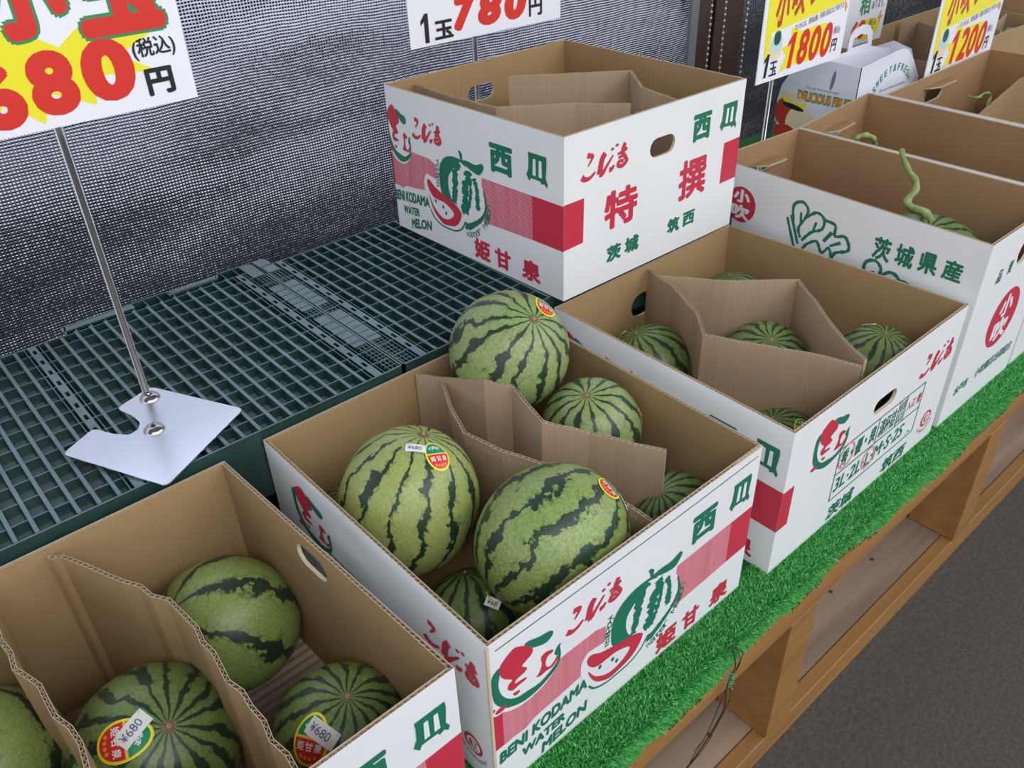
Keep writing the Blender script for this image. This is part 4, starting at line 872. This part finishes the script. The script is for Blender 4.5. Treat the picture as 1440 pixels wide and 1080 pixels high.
# ------------------------------------------------------------------ price signs on stands
def sign_stand(label, px, py, zbase, ztop, x0, x1, z0, z1, base=None, group=None):
    r = empty('price_sign', (px, py, zbase), label, 'price sign', group)
    b = MB(); b.tube([(px, py, zbase+.004), (px+.001, py, ztop)], .0042, STEEL, n=14); b.build('pole', r, smooth=True)
    b = MB(); b.box(x0, x1, py-.0075, py-.0055, z0, z1, SWHITE); b.build('sign_board', r)
    pr = Print(lambda u, v, off: (u, py-.0076-off*.6, v), 1.0); return r, pr
# 680 yen
r, pr = sign_stand('white price sign for small melons at 680 yen on a chrome stand, top left', -.109, .362, .2485, .70, -.262, .042, .598, .83)
pr.poly([(-.262, .618), (-.205, .626), (-.172, .602), (-.150, .630), (-.1195, .6034), (-.108, .632), (-.066, .612), (-.060, .640), (.005, .634), (-.030, .655), (.008, .672), (-.045, .672), (-.0640, .6867), (-.085, .672), (-.130, .700), (-.150, .672), (-.262, .71)], SYEL, .0003)
def outl(t_, x0, y0, x1, y1, **k): pr.text(t_, x0, y0, x1, y1, SGREEN, .095, off=.0006, **k); pr.text(t_, x0+.003, y0+.003, x1-.003, y1-.003, SRED, .06, off=.0010, **k)
outl('小', -.150, .680, -.062, .775); outl('玉', -.062, .672, .030, .765)
for ch, a, c_, z0_, z1_ in (('6', -.176, -.130, .605, .668), ('8', -.124, -.078, .609, .672), ('0', -.0715, -.018, .612, .674)): pr.text(ch, a, z0_, c_, z1_, SRED, .06, off=.0010)
pr.text('(税込)', -.016, .646, .030, .668, SBLACK, .02, off=.0010); pr.text('円', -.010, .609, .020, .637, SBLACK, .04, off=.0010)
pr.build('printed_price', r)
# aluminium base plate of that stand
out = [(-.2275, .3138), (-.1595, .1841), (-.0312, .2548), (-.0991, .3743), (-.1487, .3577), (-.1395, .3300), (-.1375, .3120), (-.1440, .3010), (-.1563, .2974), (-.1700, .3120), (-.1841, .3375)]
def roundc(pts, r_=.008):
    o_ = []; n = len(pts)
    for i in range(n):
        p, a, c_ = np.array(pts[i]), np.array(pts[i-1]), np.array(pts[(i+1) % n]); rr = r_ if i in (0, 1, 2, 3, 4, 10) else .004
        va, vc = (a-p)/np.hypot(*(a-p)), (c_-p)/np.hypot(*(c_-p)); rr = min(rr, np.hypot(*(a-p))*.45, np.hypot(*(c_-p))*.45)
        for s_ in np.linspace(0, 1, 5): o_.append(tuple((1-s_)**2*(p+va*rr)+2*s_*(1-s_)*p+s_*s_*(p+vc*rr)))
    return o_
b = MB(); b.prism(roundc(out), .2486, .2502, ALU)
tilt = lambda v: (v[0], v[1], v[2]+max(0, (v[1]-.184))*.055)
b.v = [tilt(v) for v in b.v]; b.build('base_plate', r)
for (cx, cy) in ((-.1090, .3620-.010), (-.1300, .2880)):
    b = MB(); vs = []; prof = [(.0125, .2502), (.0120, .2515), (.0090, .2545), (.0050, .2562), (.0022, .2562), (.0022, .2500)]
    for rr, z in prof:
        for k in range(20): vs.append((cx+rr*math.cos(k*.314159), cy+rr*math.sin(k*.314159), z))
    fs = [(i*20+k, i*20+(k+1) % 20, (i+1)*20+(k+1) % 20, (i+1)*20+k) for i in range(5) for k in range(20)]
    b.add([tilt(v) for v in vs], fs, STEEL); b.build('socket', r, smooth=True)
b = MB(); b.prism([(-.1300+.0022*math.cos(a), .2880+.0022*math.sin(a)) for a in np.arange(8)*.785], .2560, .2563, SBLACK); b.v = [tilt(v) for v in b.v]; b.build('socket_hole', r)
# 780 yen
r, pr = sign_stand('white price sign reading 1 ball 780 yen behind the raised carton', .6634, .630, .2485, .60, .521, .870, .529, .76)
numeral_one(pr, .543, .5345, .563, .581, SBLACK); pr.text('玉', .572, .536, .612, .566, SBLACK, .035, off=.001)
for ch, a, c_ in (('7', .614, .664), ('8', .668, .725), ('0', .730, .784)): pr.text(ch, a, .543, c_, .600, SRED, .07, .15, off=.001)
pr.text('円', .789, .542, .822, .575, SBLACK, .03, off=.001)
pr.text('小玉', .60, .645, .80, .74, SGREEN, .04, off=.001); pr.build('printed_price', r)
b = MB(); b.box(.62, .71, .617, .642, .2485, .2500, ALU); b.build('base_plate', r)
# generic yellow signs
def yellow_sign(label, px, py, zb, x0, x1, z0, price_, base):
    z1 = z0+.245; r, pr = sign_stand(label, px, py, zb, z0+.06, x0, x1, z0, z1); W, Hh = x1-x0, z1-z0; X = lambda a: x0+a*W; Z = lambda a: z0+a*W
    pr.poly([(X(.10), Z(.30)), (X(.96), Z(.375)), (X(.97), Z(.79)), (X(.10), Z(.79))], SYEL, .0003)
    pr.poly(smooth_poly([(X(.045), Z(.20)), (X(.10), Z(.20)), (X(.105), Z(.79)), (X(.04), Z(.79))], 4), SYEL, .0005)
    for a, c_, h0, ch in ((.12, .26, .33, '小'), (.29, .45, .37, '吹'), (.48, .62, .41, 'す'), (.64, .78, .45, 'い'), (.79, .95, .46, 'か')):
        pr.text(ch, X(a+.006), Z(h0-.006), X(c_+.006), Z(h0+.25), SGREEN, .02, .15, off=.0008); pr.text(ch, X(a), Z(h0), X(c_), Z(h0+.256), SRED, .02, .15, off=.0010)
    for a, h in ((.17, .37), (.42, .40), (.30, .55), (.99-.03, .335)):
        for rx, ry in ((.010, .030), (.022, .006)): pr.ell(X(a), Z(h), rx*W, ry*W, ORANGE, .0009, n=8)
    pr.text('すいかには、青肉品種、利根川西瓜などがあります', X(.36), Z(.305), X(.95), Z(.345), SBLACK, .0, off=.0010, rise=.02)
    pr.poly([(X(.24), Z(.035)), (X(.30), Z(.13)), (X(.24), Z(.19)), (X(.33), Z(.20)), (X(.33), Z(.30)), (X(.45), Z(.26)), (X(.60), Z(.27)), (X(.74), Z(.27)), (X(.80), Z(.15)), (X(.84), Z(.10)), (X(.70), Z(.08)), (X(.60), Z(.05)), (X(.42), Z(.06)), (X(.32), Z(.05))], SYEL, .0003)
    pr.ell(X(.175), Z(.20), .068*W, .075*W, CREAM, .0005); pr.ell(X(.175), Z(.23), .062*W, .055*W, BLUEP, .0007); pr.ell(X(.175), Z(.26), .040*W, .045*W, SGREEN, .0009)
    for k in (-1, 0, 1): pr.line([(X(.175+k*.018), Z(.225)), (X(.175+k*.022), Z(.295))], .004, SBLACK, .0011, sm=False)
    numeral_one(pr, X(.045), Z(.03), X(.105), Z(.175), SBLACK, .0012, .25); pr.text('玉', X(.13), Z(.03), X(.21), Z(.12), SBLACK, .02, off=.0012)
    n = len(price_)
    for i, ch in enumerate(price_):
        a = .29+i*.14
        if ch == '1': numeral_one(pr, X(a), Z(.045), X(a+.095), Z(.265), SRED, .0012, .25); continue
        pr.text(ch, X(a+(.03 if ch == '1' else 0)), Z(.045), X(a+(.085 if ch == '1' else .125)), Z(.265), SRED, .035, .15, off=.0012)
    pr.text('(税込)', X(.85), Z(.17), X(.93), Z(.225), SBLACK, -.005, off=.0012); pr.text('円', X(.845), Z(.06), X(.915), Z(.145), SBLACK, .015, .1, off=.0012)
    pr.build('printed_price', r)
    b = MB(); b.box(px-.05, px+.05, py-.012, py+.012, zb, zb+.0015, ALU); b.build('base_plate', r); return r
yellow_sign('yellow and white 1800 yen price sign with a small melon picture', 1.158, .330, .1665, 1.095, 1.392, .411, '1800', 1)
yellow_sign('yellow and white 1200 yen price sign at the top right', 1.912, .2965, -.0015, 1.740, 2.085, .304, '1200', 1)
# partly hidden sign behind the 1800 one
r, pr = sign_stand('white price sign with green lettering half hidden behind the 1800 sign', 1.90, .565, .1665, .40, 1.74, 2.025, .318, .56)
pr.text('相', 1.885, .392, 1.935, .440, SGREEN, .03, off=.001); pr.text('あります。', 1.945, .400, 2.01, .422, SBLACK, 0, off=.001)
pr.ell(1.94, .353, .065, .026, SYEL, .0003); pr.text('60', 1.86, .333, 1.93, .380, SRED, .04, off=.001); pr.text('税込', 1.945, .358, 1.985, .376, SBLACK, 0, off=.001); pr.text('円', 1.950, .335, 1.970, .354, SBLACK, .01, off=.001)
for rx, ry in ((.004, .018), (.014, .004)): pr.ell(2.0, .375, rx, ry, ORANGE, .0009, n=8)
pr.build('printed_price', r)
# ------------------------------------------------------------------ white gift box
g = empty('gift_box', (1.62, .42, .166), 'white fruit gift box with a carrying handle, standing behind the brown cartons', 'gift box')
GW = mat('gloss_white_card', (.80, .81, .88), .22)
X0, X1, Y0_, Y1_, Zb, Zt = 1.50, 1.775, .3245, .522, .167, .371
def slab(name, pts, d, mt=GW, par=None):
    d = Vector(d); b = MB(); n = len(pts); P = [Vector(p) for p in pts]; nn = (P[1]-P[0]).cross(P[2]-P[1]); tr = tessellate_polygon([P])
    b.add(P+[p+d for p in P], [tuple(q) for q in tr]+[tuple(n+i for i in q) for q in tr]+[(i, (i+1) % n, n+(i+1) % n, n+i) for i in range(n)], mt); return b.build(name, par or g)
slab('side_panel', [(X0, Y0_, Zb), (X0, Y0_, .369), (X0, .3975, .372), (X0, .455, .360), (X0, .50, .327), (X0, .516, .30), (X0, .522, .265), (X0, Y1_, Zb)], (.0015, 0, 0))
slab('side_panel', [(X1, Y0_, Zb), (X1, Y0_, .30), (X1, .35, .36), (X1, .3975, .372), (X1, .50, .327), (X1, .522, .265), (X1, Y1_, Zb)], (-.0015, 0, 0))
slab('front_panel', [(X0, Y0_, Zb), (X1+.012, Y0_, Zb), (X1+.012, Y0_, .300), (1.735, Y0_, .352), (1.70, Y0_, .376), (1.675, Y0_, .381), (X0, Y0_, .369)], (0, .0015, 0))
slab('back_panel', [(X0, .521, Zb), (X1, .521, Zb), (X1, .521, .26), (1.70, .500, .345), (1.54, .500, .345), (X0, .521, .26)], (0, -.0015, 0))
slab('centre_divider', [(X0+.002, .40, Zb), (X1-.002, .40, Zb), (X1-.002, .40, .355), (1.69, .42, .372), (1.51, .42, .372)], (0, .0015, 0))
b = MB(); hl = [(1.60, .365), (1.60, .405), (1.615, .418), (1.655, .424), (1.685, .418), (1.705, .400), (1.71, .365)]; ho = [(1.618, .378), (1.622, .398), (1.650, .404), (1.680, .398), (1.690, .378)]
vv = hl+ho; ed = [(i, (i+1) % 7) for i in range(7)]+[(7+i, 7+(i+1) % 5) for i in range(5)]; rr = delaunay_2d_cdt([Vector(x) for x in vv], ed, [], 1, 1e-6)
def inside(x, y, P):
    c_ = False; j = len(P)-1
    for i in range(len(P)):
        if (P[i][1] > y) != (P[j][1] > y) and x < (P[j][0]-P[i][0])*(y-P[i][1])/(P[j][1]-P[i][1])+P[i][0]: c_ = not c_
        j = i
    return c_
for yy in (.419, .4205): b.add([(v[0], yy, v[1]) for v in rr[0]], [tuple(f) for f in rr[2] if not inside(sum(rr[0][i][0] for i in f)/3, sum(rr[0][i][1] for i in f)/3, ho)], GW)
b.build('handle', g)
pr = Print(lambda u, v, off: (X0-off, Y1_-u, Zb+v), 1.0)   # u from the far end towards the camera side
pr.text('The tear from a sentiment', .07, .137, .155, .144, mat('print_grey', (.25, .25, .3), .5), 0, off=.0004)
pr.text('DELICIOUS FRUIT', .052, .108, .19, .132, SGREEN, .07, off=.0005); pr.text('DELICIOUS FRUIT', .053, .111, .189, .129, ORANGE, .04, off=.0010)
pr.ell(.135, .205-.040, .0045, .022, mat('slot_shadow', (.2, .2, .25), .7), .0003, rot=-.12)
TOM = mat('print_tomato', (.50, .04, .02), .4); pr.ell(.020, .075, .022, .032, TOM, .0004); pr.ell(.045, .105, .036, .014, SYEL, .0006, rot=-.2); pr.ell(.045, .110, .034, .010, CREAM, .0008, rot=-.2)
pr.ell(.068, .055, .038, .040, CREAM, .0005); pr.ell(.045, .090, .030, .006, SBLACK, .0007, rot=-.15); pr.ell(.030, .028, .030, .018, TOM, .0009); pr.ell(.004, .02, .006, .03, SGREEN, .0006)
pr.build('fruit_print', g)
pr = Print(lambda u, v, off: (u, Y0_-off, v), 1.0)
s_ = 'SWEET&FRESH'
for i, ch in enumerate(s_): a = 2.75-i*.235; cx, cz = 1.655+.085*math.cos(a), .285+.058*math.sin(a); pr.text(ch, cx-.006, cz-.008, cx+.006, cz+.008, SGREEN, .01, off=.0005, rot=(a-1.57)*.6)
pr.text('The tear from sentiment', 1.60, .296, 1.72, .303, MATS['print_grey'], 0, off=.0005)
pr.build('sweet_print', g)
# red scrap behind the 1200 sign
b = MB(); b.box(2.62, 2.66, .58, .61, .361, .39, mat('red_scrap', (.35, .02, .03), .5)); b.prism([(2.625, .585), (2.655, .585), (2.64, .605)], .39, .40, MATS['red_scrap']); tag(b.build('red_cap'), 'small dark red cap on the far carton at the top right', 'cap')
